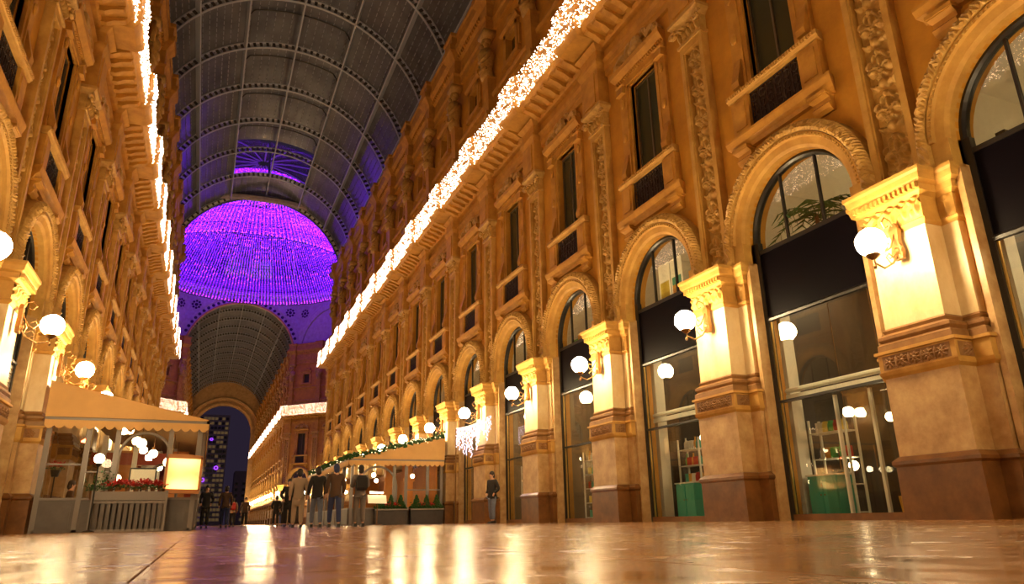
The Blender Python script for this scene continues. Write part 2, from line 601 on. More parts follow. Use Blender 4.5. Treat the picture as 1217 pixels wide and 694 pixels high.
PIER, s2 = pier_pieces(0.64, PF - .05, '')
m = MB()
for i in range(14):          # dentil course under the abacus
    u = -s2 - .06 + (2 * s2 + .12) * i / 13
    m.box(u - .025, u + .025, PF - .02, PF + .05, 5.18, 5.27)
PIER['dentils'] = m.mesh('dentils', 'stone')
B = []
for i in range(5):
    u = -0.5 + 1.0 * i / 4
    B += [(u * .92, 4.90, .035, .13, .09, 0), (u * .92 - .05, 4.98, .03, .10, .07, .7), (u * .92 + .05, 4.98, .03, .10, .07, -.7), (u * .92, 5.06, .05, .035, .10, 0),
          (u * .92 + .10, 5.03, .035, .035, .07, 0), (u * .92 + .10, 4.84, .03, .07, .06, .4)]
m = MB().relief(-s2, s2, 4.73, 5.10, PF - .125, blob_fn(B), 56, 18)
PIER['capital_leaves'] = m.mesh('capital_leaves', 'stone', True)


def rosette_blobs(u0, z0, r):
    B = [(u0, z0, r * .28, r * .28, .05, 0)]
    for k in range(8):
        a = k * PI / 4
        B.append((u0 + r * .58 * math.cos(a), z0 + r * .58 * math.sin(a), r * .38, r * .18, .035, a))
    return B


B = []
for i in range(5):
    B += rosette_blobs(-.46 + .23 * i, 2.47, .11)
    if i < 4:
        B += [(-.345 + .23 * i, 2.47, .02, .10, .03, 0)]
m = MB().relief(-.60, .60, 2.36, 2.59, PF - .006, blob_fn(B), 84, 16)
PIER['rosette_panel'] = m.mesh('rosette_panel', 'band')
PIER['rosette_panel'].materials[0] = MATS['band']
m = MB()
for s in (-1, 1):
    m2 = MB().relief(-.20, .20, 2.36, 2.59, 0, blob_fn(rosette_blobs(0, 2.47, .11)), 16, 10)
    off = len(m.v)
    for (u, n, z) in m2.v:
        m.v.append((s * (.68 + n + .005), .44 + u * 1.0, z))
    m.f += [tuple(off + i for i in f) for f in m2.f]
PIER['side_rosettes'] = m.mesh('side_rosettes', 'band')
REAR, _ = pier_pieces(0.92, 0.26, '_rear')
m = MB()
for s in (-1, 1):
    m2 = MB().relief(-.10, .10, 4.73, 5.10, .13, blob_fn([(0, 4.9, .03, .15, .06, 0), (-.05, 5.0, .025, .08, .05, .6), (.05, 5.0, .025, .08, .05, -.6), (0, 5.06, .06, .03, .06, 0)]), 10, 14)
    off = len(m.v)
    for (u, n, z) in m2.v:
        m.v.append((s * .70 + u, n + .06, z))
    m.f += [tuple(off + i for i in f) for f in m2.f]
REAR['capital_leaves'] = m.mesh('capital_leaves_rear', 'stone', True)

# --- upper pilaster
PIL = {}
m = MB()
for s in (-1, 1):
    m.box(min(s * .33, s * .46), max(s * .33, s * .46), 0, .22, 5.52, 12.2)
    m.box(min(s * .30, s * .34), max(s * .30, s * .34), 0, .17, 5.7, 12.05)
m.box(-.33, .33, 0, .22, 5.52, 5.72)
m.box(-.33, .33, 0, .22, 12.0, 12.2)
PIL['pilaster_frame'] = m.mesh('pilaster_frame', 'stone')
m = MB().relief(-.33, .33, 5.72, 12.0, .02, blob_fn(vine_blobs(.32, 5.72, 12.0)), 34, 320)
PIL['pilaster_relief'] = m.mesh('pilaster_relief', 'carved', True)
m = MB().stack(0, [(.50, .27, 12.2), (.50, .27, 12.28), (.44, .2, 12.31), (.46, .22, 12.75), (.58, .40, 12.86), (.62, .44, 12.90), (.62, .44, 13.0)])
for s in (-1, 1):       # volutes
    m.tube([(s * (.5 + .16 * math.cos(t * .7) * (1 - t / 14)), .36, 12.62 + .16 * math.sin(t * .7) * (1 - t / 14)) for t in range(12)], .05, 5)
    m.ball((s * .5, .36, 12.62), .07, 6, 4)
B = [(u, 12.5, .05, .16, .13, 0) for u in (-.36, -.18, 0, .18, .36)] + [(u, 12.66, .07, .05, .17, 0) for u in (-.27, -.09, .09, .27)]
m.relief(-.45, .45, 12.3, 12.78, .21, blob_fn(B), 26, 14)
PIL['pilaster_capital'] = m.mesh('pilaster_capital', 'carved')
# --- balcony and window surround
BAL = {}
m = MB().mold(-1.42, 1.42, [(0, 8.22), (.12, 8.22), (.16, 8.30), (.26, 8.36), (.30, 8.50), (.30, 8.56), (0, 8.6)], .5)
BAL['sill_slab'] = m.mesh('sill_slab', 'stucco')
m = MB()
m.mold(-.2, .2, [(0, 7.86), (.08, 7.84), (.16, 7.90), (.20, 7.98), (.14, 8.04), (.16, 8.12), (.27, 8.17), (.27, 8.24), (0, 8.24)], .1)
m.box(-.24, .24, 0, .30, 8.19, 8.26)
BAL['corbel'] = m.mesh('corbel', 'stucco')
m = MB().stack(0, [(.28, .20, 8.58), (.28, .20, 9.50)])
m.box(-.18, .18, .19, .225, 8.72, 9.38)
BAL['pedestal'] = m.mesh('pedestal', 'stucco')
m = MB().mold(-1.33, 1.33, [(0, 9.53), (.22, 9.53), (.24, 9.58), (.27, 9.60), (.27, 9.70), (0, 9.74)], .3)
for i in range(34):
    u = -1.3 + 2.6 * i / 33
    m.box(u - .024, u + .024, .26, .31, 9.605, 9.67)
BAL['rail'] = m.mesh('rail', 'stone')
m = MB()
m.box(-.78, .78, .10, .12, 8.60, 8.64)
m.box(-.78, .78, .10, .12, 9.48, 9.52)
for i in range(13):
    u = -.75 + 1.5 * i / 12
    m.box(u - .013, u + .013, .10, .125, 8.64, 9.48)
for i in range(6):
    for j in range(3):
        u, z = -.625 + 1.25 * i / 5, 8.78 + .27 * j
        m.tube([(u + .095 * math.cos(2 * PI * k / 8), .13, z + .1 * math.sin(2 * PI * k / 8)) for k in range(9)], .014, 4)
m.box(-.78, .78, .02, .03, 8.6, 9.52)
BAL['grille'] = m.mesh('grille', 'grille_iron')
SUR = {}
m = MB()
for s in (-1, 1):
    m.box(min(s * .68, s * .86), max(s * .68, s * .86), -.1, .08, 9.72, 12.97)
    m.box(min(s * .80, s * .86), max(s * .80, s * .86), .08, .12, 9.72, 12.97)
m.box(-.86, .86, -.1, .08, 12.85, 12.97)
m.box(-.86, .86, .08, .12, 12.92, 12.97)
SUR['architrave'] = m.mesh('architrave', 'stucco')
m = MB()
m.stack(0, [(.17, .10, 9.74), (.17, .10, 12.9)])
m.mold(-.12, .12, [(.1, 9.76), (.26, 9.80), (.28, 9.95), (.22, 10.15), (.13, 10.5), (.1, 10.6)])
m.ball((0, .13, 11.2), .11, 6, 4, (1, .5, 1.5))
m.ball((0, .13, 12.4), .10, 6, 4, (1, .6, 1.9))
m.stack(0, [(.19, .24, 12.7), (.17, .20, 12.95), (.20, .24, 13.0)])
SUR['console'] = m.mesh('console', 'stucco')
m = MB()
m.mold(-1.22, 1.22, [(0, 12.97), (.12, 12.97), (.12, 13.2), (.2, 13.24), (.34, 13.36), (.36, 13.5), (0, 13.56)], .35)
for i in range(24):
    u = -1.2 + 2.4 * i / 23
    m.box(u - .032, u + .032, .12, .20, 13.14, 13.22)
SUR['hood'] = m.mesh('hood', 'stucco')
m = MB()
for s in (-1, 1):
    m.tube([(s * (1.15 - .1 * t + .05 * math.sin(t)), .16, 13.56 + .24 * abs(math.sin(t * .6)) + .04 * t) for t in range(10)], [.13 - .005 * t for t in range(10)], 5)
    m.ball((s * 1.05, .18, 13.7), .16, 6, 4)
m.ball((0, .18, 13.92), .22, 8, 5, (1.1, .7, 1.2))
m.ball((0, .22, 13.75), .3, 8, 5, (1.3, .5, .5))
SUR['hood_ornament'] = m.mesh('hood_ornament', 'carved')
# --- entablature and cornice
ENT = {}
m = MB().mold(-2.5, 2.5, [(0, 14.05), (.10, 14.05), (.10, 14.25), (.14, 14.27), (.14, 14.48), (.22, 14.56), (.22, 14.60), (.08, 14.62), (.08, 15.02), (.22, 15.06), (.28, 15.14), (.28, 15.20), (0, 15.2)])
ENT['architrave_band'] = m.mesh('architrave_band', 'stucco')
m = MB().mold(-2.5, 2.5, [(0, 15.2), (.98, 15.42), (1.02, 15.50), (1.12, 15.54), (1.12, 16.0), (1.04, 16.04), (1.0, 16.75), (1.08, 16.8), (1.08, 16.92), (.72, 16.95), (.7, 16.1), (-.3, 16.1), (-.3, 15.2)])
ENT['cornice_slab'] = m.mesh('cornice_slab', 'stucco')
m = MB()
m.mold(-.11, .11, [(.2, 15.18), (.26, 15.10), (.42, 15.10), (.62, 15.22), (.80, 15.26), (.92, 15.30), (.94, 15.46), (.2, 15.46)])
m.mold(-.14, .14, [(.2, 15.34), (.97, 15.36), (.97, 15.46), (.2, 15.46)])
ENT['bracket'] = m.mesh('bracket', 'stucco')
m = MB()           # ressaut over each pier
m.stack(0, [(.55, .40, 13.0), (.55, .40, 14.3), (.62, .48, 14.5), (.62, .48, 14.6), (.55, .40, 14.62), (.55, .40, 15.0), (.68, .55, 15.18)])
m.stack(0, [(.66, 1.14, 15.30, .3), (.72, 1.26, 15.44, .3), (.76, 1.32, 15.54, .3), (.76, 1.32, 16.0, .3), (.70, 1.24, 16.04, .3), (.70, 1.22, 16.75, .3), (.74, 1.28, 16.8, .3), (.74, 1.28, 16.92, .3)])
m.box(-.36, .36, .38, .44, 13.1, 14.2)
ENT['cornice_break'] = m.mesh('cornice_break', 'stucco')
# --- attic
ATT = {}
m = MB()
for s in (-1, 1):
    m.box(min(s * .55, s * .78), max(s * .55, s * .78), -.15, .0, 20.2, 22.0)
    m.box(min(s * .78, s * .95), max(s * .78, s * .95), -.15, -.04, 20.5, 21.6)
m.box(-.78, .78, -.15, .0, 21.75, 22.0)
m.box(-.95, .95, -.15, .06, 20.15, 20.4)
m.mold(-.9, .9, [(-.15, 22.0), (.06, 22.0), (.15, 22.12), (.15, 22.2), (-.15, 22.2)], .4)
m.mold(-.7, .7, [(-.15, 22.2), (0, 22.2), (.04, 22.55), (-.15, 22.7)], -.3)
m.ball((0, .0, 22.5), .25, 7, 4, (1.3, .5, .8))
ATT['attic_window_frame'] = m.mesh('attic_window_frame', 'stucco')
m = MB()
m.box(-.55, .55, -.36, -.34, 20.4, 21.75)
ATT['attic_pane'] = m.mesh('attic_pane', 'window_dark')
m = MB()
m.mold(-2.5, 2.5, [(-.15, 17.0), (.05, 17.0), (.05, 17.5), (.12, 17.6), (.12, 17.8), (-.15, 17.9)])
m.mold(-2.5, 2.5, [(-.15, 19.6), (.0, 19.6), (.06, 19.7), (.06, 19.8), (-.15, 19.9)])
ATT['attic_band'] = m.mesh('attic_band', 'stucco')
ATT['attic_band'].name = 'attic_band'
m = MB().mold(-2.5, 2.5, [(-.15, 23.4), (.02, 23.4), (.02, 23.8), (.1, 23.9), (.1, 24.0), (0, 24.02), (0, 24.9), (.12, 25.0), (.2, 25.2), (.40, 25.4), (.42, 25.7), (.30, 25.75), (.30, 26.3), (.38, 26.36), (.38, 26.5), (-.6, 26.5), (-.6, 23.4)])
for i in range(20):
    u = -2.4 + 4.8 * i / 19
    m.box(u - .06, u + .06, .1, .24, 25.02, 25.2)
ATT['attic_cornice'] = m.mesh('attic_cornice', 'stucco')
m = MB().stack(0, [(.5, .42, 23.35, -.15), (.5, .42, 23.85, -.15), (.56, .5, 24.0, -.15), (.46, .36, 24.02, -.15), (.46, .36, 24.9, -.15), (.62, .55, 25.2, -.15), (.72, .72, 25.4, -.15), (.74, .74, 25.72, -.15), (.62, .6, 25.76, -.15), (.62, .6, 26.3, -.15), (.7, .68, 26.36, -.15), (.7, .68, 26.55, -.15)])
ATT['attic_break'] = m.mesh('attic_break', 'stucco')
m = MB()       # herm: bust on a tapering pillar
m.stack(0, [(.42, .35, 17.0, -.15), (.42, .35, 18.4, -.15), (.5, .42, 18.5, -.15), (.5, .42, 18.65, -.15), (.26, .2, 18.7, -.15), (.36, .3, 20.6, -.15), (.4, .34, 20.7, -.15)])
ATT['herm_pillar'] = m.mesh('herm_pillar', 'stucco')
m = MB()
m.lathe([(.30, 20.7), (.36, 20.95), (.30, 21.3), (.40, 21.75), (.46, 22.05), (.36, 22.3), (.15, 22.42), (.13, 22.5)], (0, .20, 0), 10)
m.ball((0, .26, 22.74), .25, 10, 7, (.85, .95, 1.15))
m.ball((0, .20, 22.86), .27, 10, 6, (1, 1, .9))
m.ball((0, .46, 22.55), .13, 6, 4)
m.tube([(-.42, .22, 22.15), (-.56, .34, 21.75), (-.34, .55, 21.5), (.08, .58, 21.62)], [.15, .13, .11, .08], 6)
m.tube([(.42, .22, 22.15), (.58, .30, 21.8), (.50, .30, 22.5), (.34, .26, 23.1)], [.15, .13, .11, .09], 6)
m.tube([(-.34, .36, 21.2), (0, .52, 21.0), (.36, .36, 21.3), (.3, .3, 21.9)], [.09, .12, .1, .07], 6)
m.stack(0, [(.2, .4, 22.98, 0), (.38, .5, 23.1, -.15), (.48, .52, 23.35, -.15)])
ATT['herm_bust'] = m.mesh('herm_bust', 'carved', True)

# --- upper window
WIN = {}
m = MB()
m.box(-.68, -.62, -.22, -.14, 9.72, 12.85)
m.box(.62, .68, -.22, -.14, 9.72, 12.85)
m.box(-.62, .62, -.22, -.14, 12.78, 12.85)
m.box(-.62, .62, -.22, -.14, 9.72, 9.80)
m.box(-.03, .03, -.22, -.14, 9.80, 12.78)
WIN['window_frame'] = m.mesh('window_frame', 'window_frame')
for s, nm in ((-1, 'pane_a'), (1, 'pane_b')):
    m = MB().box(min(s * .03, s * .62), max(s * .03, s * .62), -.19, -.18, 9.80, 12.78)
    WIN[nm] = m.mesh('pane', 'window_dark')

# --- arched shopfront (lunette, sign panel, shop glass)
GN = -0.14
SHOP = {}
m = MB()
m.arc([(1.50, GN - .08), (1.50, GN + .06), (1.44, GN + .08), (1.40, GN + .03), (1.40, GN - .08)], 0, ZC, 0, PI, 28)
for s in (-1, 1):
    m.box(min(s * 1.36, s * 1.5), max(s * 1.36, s * 1.5), GN - .08, GN + .06, 0, ZC)
m.box(-1.4, 1.4, GN - .06, GN + .05, 5.70, 5.79)
m.box(-1.36, 1.36, GN - .06, GN + .05, 2.36, 2.41)
SHOP['shop_frame'] = m.mesh('shop_frame', 'dark_metal')
m = MB()
m.box(-1.36, 1.36, GN - .05, GN + .03, 4.24, 5.70)
SHOP['sign_panel'] = m.mesh('sign_panel', 'black_panel')
m = MB().mold(-1.36, 1.36, [(GN, 4.14), (GN + .09, 4.14), (GN + .10, 4.19), (GN + .05, 4.24), (GN, 4.24)])
SHOP['panel_rail'] = m.mesh('panel_rail', 'dark_metal')
for k, u in ((0, -.5), (1, .5)):
    h = math.sqrt(1.42 ** 2 - u * u)
    SHOP['mullion_%d' % k] = MB().box(u - .022, u + .022, GN - .04, GN + .03, 5.79, ZC + h).mesh('mullion', 'dark_metal')
for k, (a, b) in enumerate(((-1.4, -.5), (-.5, .5), (.5, 1.4))):
    pts = [(a, 5.79), (b, 5.79)]
    N = 12
    for i in range(N + 1):
        u = b + (a - b) * i / N
        pts.append((u, ZC + math.sqrt(max(0, 1.42 ** 2 - u * u)) - .01))
    SHOP['lunette_%d' % k] = MB().prism(pts, GN - .012, GN - .006).mesh('lunette_pane', 'glass')
SHOP['pane_up'] = MB().box(-1.36, 1.36, GN - .012, GN - .006, 2.41, 4.14).mesh('pane', 'glass')
SHOP['pane_low_a'] = MB().box(-1.36, -0.02, GN - .012, GN - .006, .12, 2.36).mesh('pane', 'glass')
SHOP['pane_low_b'] = MB().box(.02, 1.36, GN - .012, GN - .006, .12, 2.36).mesh('pane', 'glass')
m = MB()
for s in (-1, 1):
    m.box(min(s * 1.33, s * 1.36), max(s * 1.33, s * 1.36), GN - .02, GN + .02, .12, 4.14)
SHOP['gold_strip'] = m.mesh('gold_strip', 'gold_trim')
SHOP['threshold'] = MB().box(-1.36, 1.36, GN - .06, GN + .08, 0, .12).mesh('threshold', 'plinth')

# --- wall lamp
LAMP = {}
m = MB().ball((0, 0, 0), .235, 16, 10)
LAMP['globe'] = m.mesh('globe', 'globe', True)
m = MB()
m.tube([(0, -.62, -.08), (0, -.45, -.30), (0, -.22, -.42), (0, -.02, -.36), (0, 0, -.22)], .018, 6)
m.tube([(0, -.62, .30), (0, -.55, .46), (0, -.42, .50), (0, -.34, .40), (0, -.40, .31), (0, -.48, .36)], .015, 5)
m.tube([(0, -.62, .30), (0, -.52, .10), (0, -.44, -.04), (0, -.34, -.10), (0, -.27, -.02), (0, -.33, .06), (0, -.40, .02)], .015, 5)
m.tube([(0, -.40, -.33), (0, -.30, -.22), (0, -.38, -.14), (0, -.46, -.20)], .012, 5)
for s in (-1, 1):
    m.tube([(0, -.6, -.1), (s * .10, -.52, -.18), (s * .17, -.50, -.06), (s * .10, -.52, .02)], .012, 5)
LAMP['arm'] = m.mesh('arm', 'brass')
m = MB().lathe([(.03, -.30), (.10, -.245), (.12, -.215), (.10, -.20), (.05, -.21)], (0, 0, 0), 10)
m.lathe([(.02, -.46), (.035, -.42), (.02, -.38)], (0, 0, 0), 8)
LAMP['cup'] = m.mesh('cup', 'brass')
m = MB()
m.stack(0, [(.08, -.58, -.22, -.66), (.10, -.57, -.1, -.66), (.06, -.58, .12, -.66), (.09, -.57, .3, -.66), (.03, -.59, .42, -.66)])
m.ball((0, -.58, -.08), .07, 7, 5)
LAMP['wall_plate'] = m.mesh('wall_plate', 'brass')

# --- garland of bulbs over one bay (face of the cornice)
GAR = {}


def garland_mesh(seed, n_front, n_break, m_name='bulb_warm'):
    rnd = random.Random(seed)
    m = MB()
    for i in range(n_front):
        u = rnd.uniform(-1.76, 1.76)
        z = 15.45 + 1.5 * rnd.random()
        nn = 1.16 if z < 16.02 else 1.12
        m.tetra((u, nn + rnd.uniform(0, .05), z), rnd.uniform(.013, .021))
    return m.mesh('bulb_cluster', m_name)


def garland_break_mesh(seed, cnt):
    rnd = random.Random(seed)
    m = MB()
    for i in range(cnt):
        u = rnd.uniform(-.84, .84)
        z = 15.40 + 1.55 * rnd.random()
        if abs(u) < .77:
            nn = 1.36 if z < 16.02 else 1.31
            m.tetra((u, nn + rnd.uniform(0, .05), z), rnd.uniform(.013, .021))
        else:
            m.tetra((math.copysign(.8, u), rnd.uniform(1.15, 1.36), z), rnd.uniform(.013, .021))
    return m.mesh('bulb_cluster', 'bulb_warm')


GAR['front'] = garland_mesh(3, 430, 0)
GAR['break'] = garland_break_mesh(4, 230)

# ------------------------------------------------------------------ put the facades up
win_no = [0]


def empty(name, parent=None, loc=(0, 0, 0), rz=0.0, **kw):
    return add(name, None, parent, loc, rz, **kw)


def facade_bay(wall, x, y, rz, detail=2):
    """children of the wall for one bay centred at (x, y)"""
    L = (x, y, 0)
    add('wall_panel', P['wall_panel'], wall, L, rz)
    a = add('archivolt', P['archivolt'], wall, L, rz)
    add('carved_rim', P['archivolt_rim'], a)
    add('jamb', P['jamb_a'], a)
    add('jamb', P['jamb_b'], a)
    if detail > 1:
        add('bead_course', P['archivolt_beads'], a)
    bal = empty('balcony', wall, L, rz)
    add('sill_slab', BAL['sill_slab'], bal)
    add('rail', BAL['rail'], bal)
    add('grille', BAL['grille'], bal)
    for s in (-1, 1) if detail else ():
        add('corbel', BAL['corbel'], bal, (s * 1.15, 0, 0))
        add('pedestal', BAL['pedestal'], bal, (s * 1.06, 0, 0))
    su = empty('window_surround', wall, L, rz)
    add('architrave', SUR['architrave'], su)
    add('hood', SUR['hood'], su)
    add('hood_ornament', SUR['hood_ornament'], su)
    for s in (-1, 1) if detail else ():
        add('console', SUR['console'], su, (s * 1.03, 0, 0))
    en = empty('entablature', wall, L, rz)
    add('architrave_band', ENT['architrave_band'], en)
    add('cornice_slab', ENT['cornice_slab'], en)
    for i in range(7 if detail else 0):
        add('bracket', ENT['bracket'], en, (-1.65 + .55 * i, 0, 0))
    at = empty('attic', wall, L, rz)
    add('attic_panel', P['attic_panel'], at)
    add('attic_window_frame', ATT['attic_window_frame'], at)
    add('attic_pane', ATT['attic_pane'], at)
    add('attic_band', ATT['attic_band'], at)
    add('attic_cornice', ATT['attic_cornice'], at)


def facade_pier(wall, x, y, rz, detail=2):
    L = (x, y, 0)
    p = empty('pier', wall, L, rz)
    for k, me in PIER.items():
        if detail or k in ('plinth', 'dado', 'shaft', 'capital', 'shaft_base'):
            add(k, me, p)
    r = empty('rear_pilaster', wall, L, rz)
    for k, me in REAR.items():
        if detail or k in ('plinth', 'dado', 'shaft', 'capital'):
            add(k, me, r)
    q = empty('upper_pilaster', wall, L, rz)
    for k, me in PIL.items():
        add(k, me, q)
    add('cornice_break', ENT['cornice_break'], wall, L, rz)
    h = empty('herm', wall, L, rz)
    add('herm_pillar', ATT['herm_pillar'], h)
    add('herm_bust', ATT['herm_bust'], h)
    add('attic_break', ATT['attic_break'], h)


def upper_window(x, y, rz, label):
    win_no[0] += 1
    t = empty('window_%d' % win_no[0], None, (x, y, 0), rz, label=label, cat='window', kind='structure', group='tall upper windows over the arches')
    add('window_frame', WIN['window_frame'], t)
    add('pane', WIN['pane_a'], t)
    add('pane', WIN['pane_b'], t)
    return t


def shop_window(x, y, rz, label, lower=True):
    win_no[0] += 1
    t = empty('window_%d' % win_no[0], None, (x, y, 0), rz, label=label, cat='shop window', kind='structure', group='arched shop windows')
    for k, me in SHOP.items():
        if not lower and k in ('pane_up', 'pane_low_a', 'pane_low_b', 'threshold'):
            continue
        nm = me.name.split('.')[0]
        add(nm, me, t)
    return t


def wall_lamp(x, y, rz, label, grp):
    t = empty('wall_lamp', None, (x, y, 4.32), rz, label=label, cat='lamp', group=grp)
    for k, me in LAMP.items():
        add(k, me, t)
    return t


wall_r = empty('wall_right', label='long ochre arcade facade on the right with carved pilasters', cat='wall', kind='structure')
wall_l = empty('wall_left', label='long ochre arcade facade on the left with carved pilasters', cat='wall', kind='structure')
Y_BAY0, N_BAY = -4.95, 16            # bay centres -4.95 ... 70.05
for k in range(N_BAY):
    yc = Y_BAY0 + BAY * k
    for wall, x, rz, side in ((wall_r, WR, RZ_R, 'right'), (wall_l, WL, RZ_L, 'left')):
        if side == 'left' and k < 0:
            continue
        facade_bay(wall, x, yc, rz)
        vis = k - 1                    # bay 1 is the first one in the picture on the right
        nm = ORD[vis] if vis > 0 else ('nearest unseen' if vis == 0 else 'rearmost')
        upper_window(x, yc, rz, 'tall dark upper window over the %s arch of the %s facade' % (nm, side))
for k in range(N_BAY + 1):
    yp = Y_BAY0 - 2.5 + BAY * k
    for wall, x, rz, side in ((wall_r, WR, RZ_R, 'right'), (wall_l, WL, RZ_L, 'left')):
        facade_pier(wall, x, yp, rz)
        n = k - 2
        nm = ORD[n] if n > 0 else ('nearest unseen' if n == 0 else ('second unseen' if n == -1 else 'rearmost'))
        s = -1 if side == 'right' else 1
        wall_lamp(x + s * (PF + .62), yp - 0.08, rz, 'round glowing globe lamp on the %s pier of the %s facade' % (nm, side), 'globe lamps along the %s facade' % side)
# end strips of both walls where the arcade meets the octagon
m = MB().box(-.8, .8, -.45, 0, 0, 15.2)
m.box(-.8, .8, -.6, -.15, 15.2, 26.4)
END = m.mesh('wall_end', 'plaster')
Y_END = Y_BAY0 + BAY * (N_BAY - 1) + 2.5 + 1.4
add('wall_end', END, wall_r, (WR, Y_END - .6, 0), RZ_R)
add('wall_end', END, wall_l, (WL, Y_END - .6, 0), RZ_L)

# garlands along both cornices
for x, rz, side in ((WR, RZ_R, 'right'), (WL, RZ_L, 'left')):
    g = empty('light_garland', None, (0, 0, 0), 0, label='band of white sparkling bulbs along the cornice of the long %s facade' % side, cat='garland', group='light garlands on the cornices')
    for k in range(N_BAY):
        o = add('bulb_cluster', GAR['front'], g, (x, Y_BAY0 + BAY * k, 0), rz, kind='stuff')
    for k in range(N_BAY + 1):
        o = add('bulb_cluster', GAR['break'], g, (x, Y_BAY0 - 2.5 + BAY * k, 0), rz, kind='stuff')

# ------------------------------------------------------------------ shop windows and shop rooms
DISPLAY_R = {1: 'dark mezzanine furniture', 2: 'a potted palm behind the lunette', 3: 'two posters behind the lunette', 4: 'boxes behind the lunette'}
for k in range(N_BAY):
    yc = Y_BAY0 + BAY * k
    vis = k - 1
    nm = ORD[vis] if vis > 0 else ('nearest unseen' if vis == 0 else 'rearmost')
    extra = ' with ' + DISPLAY_R[vis] if vis in DISPLAY_R else ' with dark sign panel'
    shop_window(WR, yc, RZ_R, '%s arched shop window of the right facade%s' % (nm, extra))
    shop_window(WL, yc, RZ_L, '%s arched shop window of the left facade with dark sign panel' % nm, lower=not (2 <= vis <= 4))


def room_mesh(tall):
    m = MB()
    n0, n1 = -.46, -4.2
    z0, z1 = (0.0, 5.5) if not tall else (5.62, 8.0)
    # floor, ceiling, back, sides as thin slabs
    m.box(-2.3, 2.3, n1, n0, z0 - .02 if tall else .0, z0 + .03)
    m.box(-2.3, 2.3, n1, n0, z1, z1 + .05)
    m.box(-2.3, 2.3, n1 - .05, n1, z0, z1 + .05)
    m.box(-2.35, -2.3, n1, n0, z0, z1 + .05)
    m.box(2.3, 2.35, n1, n0, z0, z1 + .05)
    return m


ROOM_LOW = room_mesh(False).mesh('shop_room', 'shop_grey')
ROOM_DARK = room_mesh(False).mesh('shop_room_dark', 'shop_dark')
ROOM_UP = room_mesh(True).mesh('mezzanine_room', 'shop_white')
LIGHTBAR = MB().box(-1.2, 1.2, -2.4, -2.2, 5.38, 5.46).mesh('hidden_light_bar', 'shop_lamp')  # bar under the shop ceiling
LIGHTBAR_UP = MB().box(-.8, .8, -4.18, -4.1, 6.1, 6.3).mesh('hidden_light_bar', 'mezzanine_fill')  # bar added low on the back wall, out of sight, to brighten the mezzanine
for k in range(N_BAY):
    yc = Y_BAY0 + BAY * k
    vis = k - 1
    for x, rz, side in ((WR, RZ_R, 'right'), (WL, RZ_L, 'left')):
        nm = ORD[vis] if vis > 0 else ('nearest unseen' if vis == 0 else 'rearmost')
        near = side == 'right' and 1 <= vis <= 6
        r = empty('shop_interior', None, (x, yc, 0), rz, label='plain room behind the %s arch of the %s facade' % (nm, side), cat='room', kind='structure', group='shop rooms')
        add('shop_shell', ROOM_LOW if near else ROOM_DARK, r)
        add('mezzanine_shell', ROOM_UP, r)
        if near:
            add('hidden_light_bar', LIGHTBAR, r)
        if side == 'right' and 1 <= vis <= 8:
            add('hidden_light_bar', LIGHTBAR_UP, r)

# ------------------------------------------------------------------ floor
floor = empty('floor', label='polished marble arcade floor with warm reflections', cat='floor', kind='structure')
SX, SY = 1.30, 1.30
slab_me = {}
for nm in ('floor_a', 'floor_b', 'floor_c', 'floor_pale'):
    g = 0.0012
    m = MB()
    hx, hy, c = SX / 2 - g, SY / 2 - g, .003
    m.loops([[(-hx, -hy, -.04), (hx, -hy, -.04), (hx, hy, -.04), (-hx, hy, -.04)], [(-hx, -hy, -.003), (hx, -hy, -.003), (hx, hy, -.003), (-hx, hy, -.003)],
             [(-hx + c, -hy + c, 0), (hx - c, -hy + c, 0), (hx - c, hy - c, 0), (-hx + c, hy - c, 0)]])
    slab_me[nm] = m.mesh('paving_slab', nm)
rnd = random.Random(11)
NX, NY = 11, 11
X0 = CX - SX * NX / 2
Y0S = -.65
for i in range(NX):
    for j in range(NY):
        if i in (2, 8):
            nm = 'floor_c'
        elif i == 5:
            nm = 'floor_pale' if j % 2 else 'floor_b'
        elif j % 5 == 3:
            nm = 'floor_pale'
        else:
            nm = rnd.choice(['floor_a', 'floor_a', 'floor_b'])
        add('paving_slab', slab_me[nm], floor, (X0 + SX * (i + .5), Y0S + SY * (j + .5), 0))
Y1S = Y0S + SY * NY
build(MB().box(X0 - .2, X0 + SX * NX + .2, Y0S - .2, Y1S + .1, -.1, -.012), 'slab_bedding', 'floor_base', floor)
bands = [(WL - .5, X0, 'floor_b')] + [(X0 + SX * i, X0 + SX * (i + 1), 'floor_c' if i in (2, 8) else ('floor_pale' if i == 5 else ('floor_a' if i % 2 else 'floor_b'))) for i in range(NX)] + [(X0 + SX * NX, WR + .5, 'floor_b')]
for a, b, nm in bands:
    build(MB().box(a, b, Y1S, 74.0, -.1, 0), 'paving_band', nm, floor)
    build(MB().box(a, b, -14.0, Y0S, -.1, 0), 'paving_band', nm, floor)
build(MB().box(X0 + SX * NX, WR + .5, Y0S, Y1S, -.1, 0), 'paving_band', 'floor_b', floor)
build(MB().box(WL - .5, X0, Y0S, Y1S, -.1, 0), 'paving_band', 'floor_b', floor)
build(MB().box(-30, 36, 74.0, 112.0, -.1, 0), 'octagon_paving', 'floor_a', floor)
build(MB().box(WL - .5, WR + .5, 112.0, 192.0, -.1, 0), 'paving_band', 'floor_a', floor)
build(MB().box(-90, 110, 192.0, 400.0, -.1, -.005), 'square_paving', 'asphalt', floor)
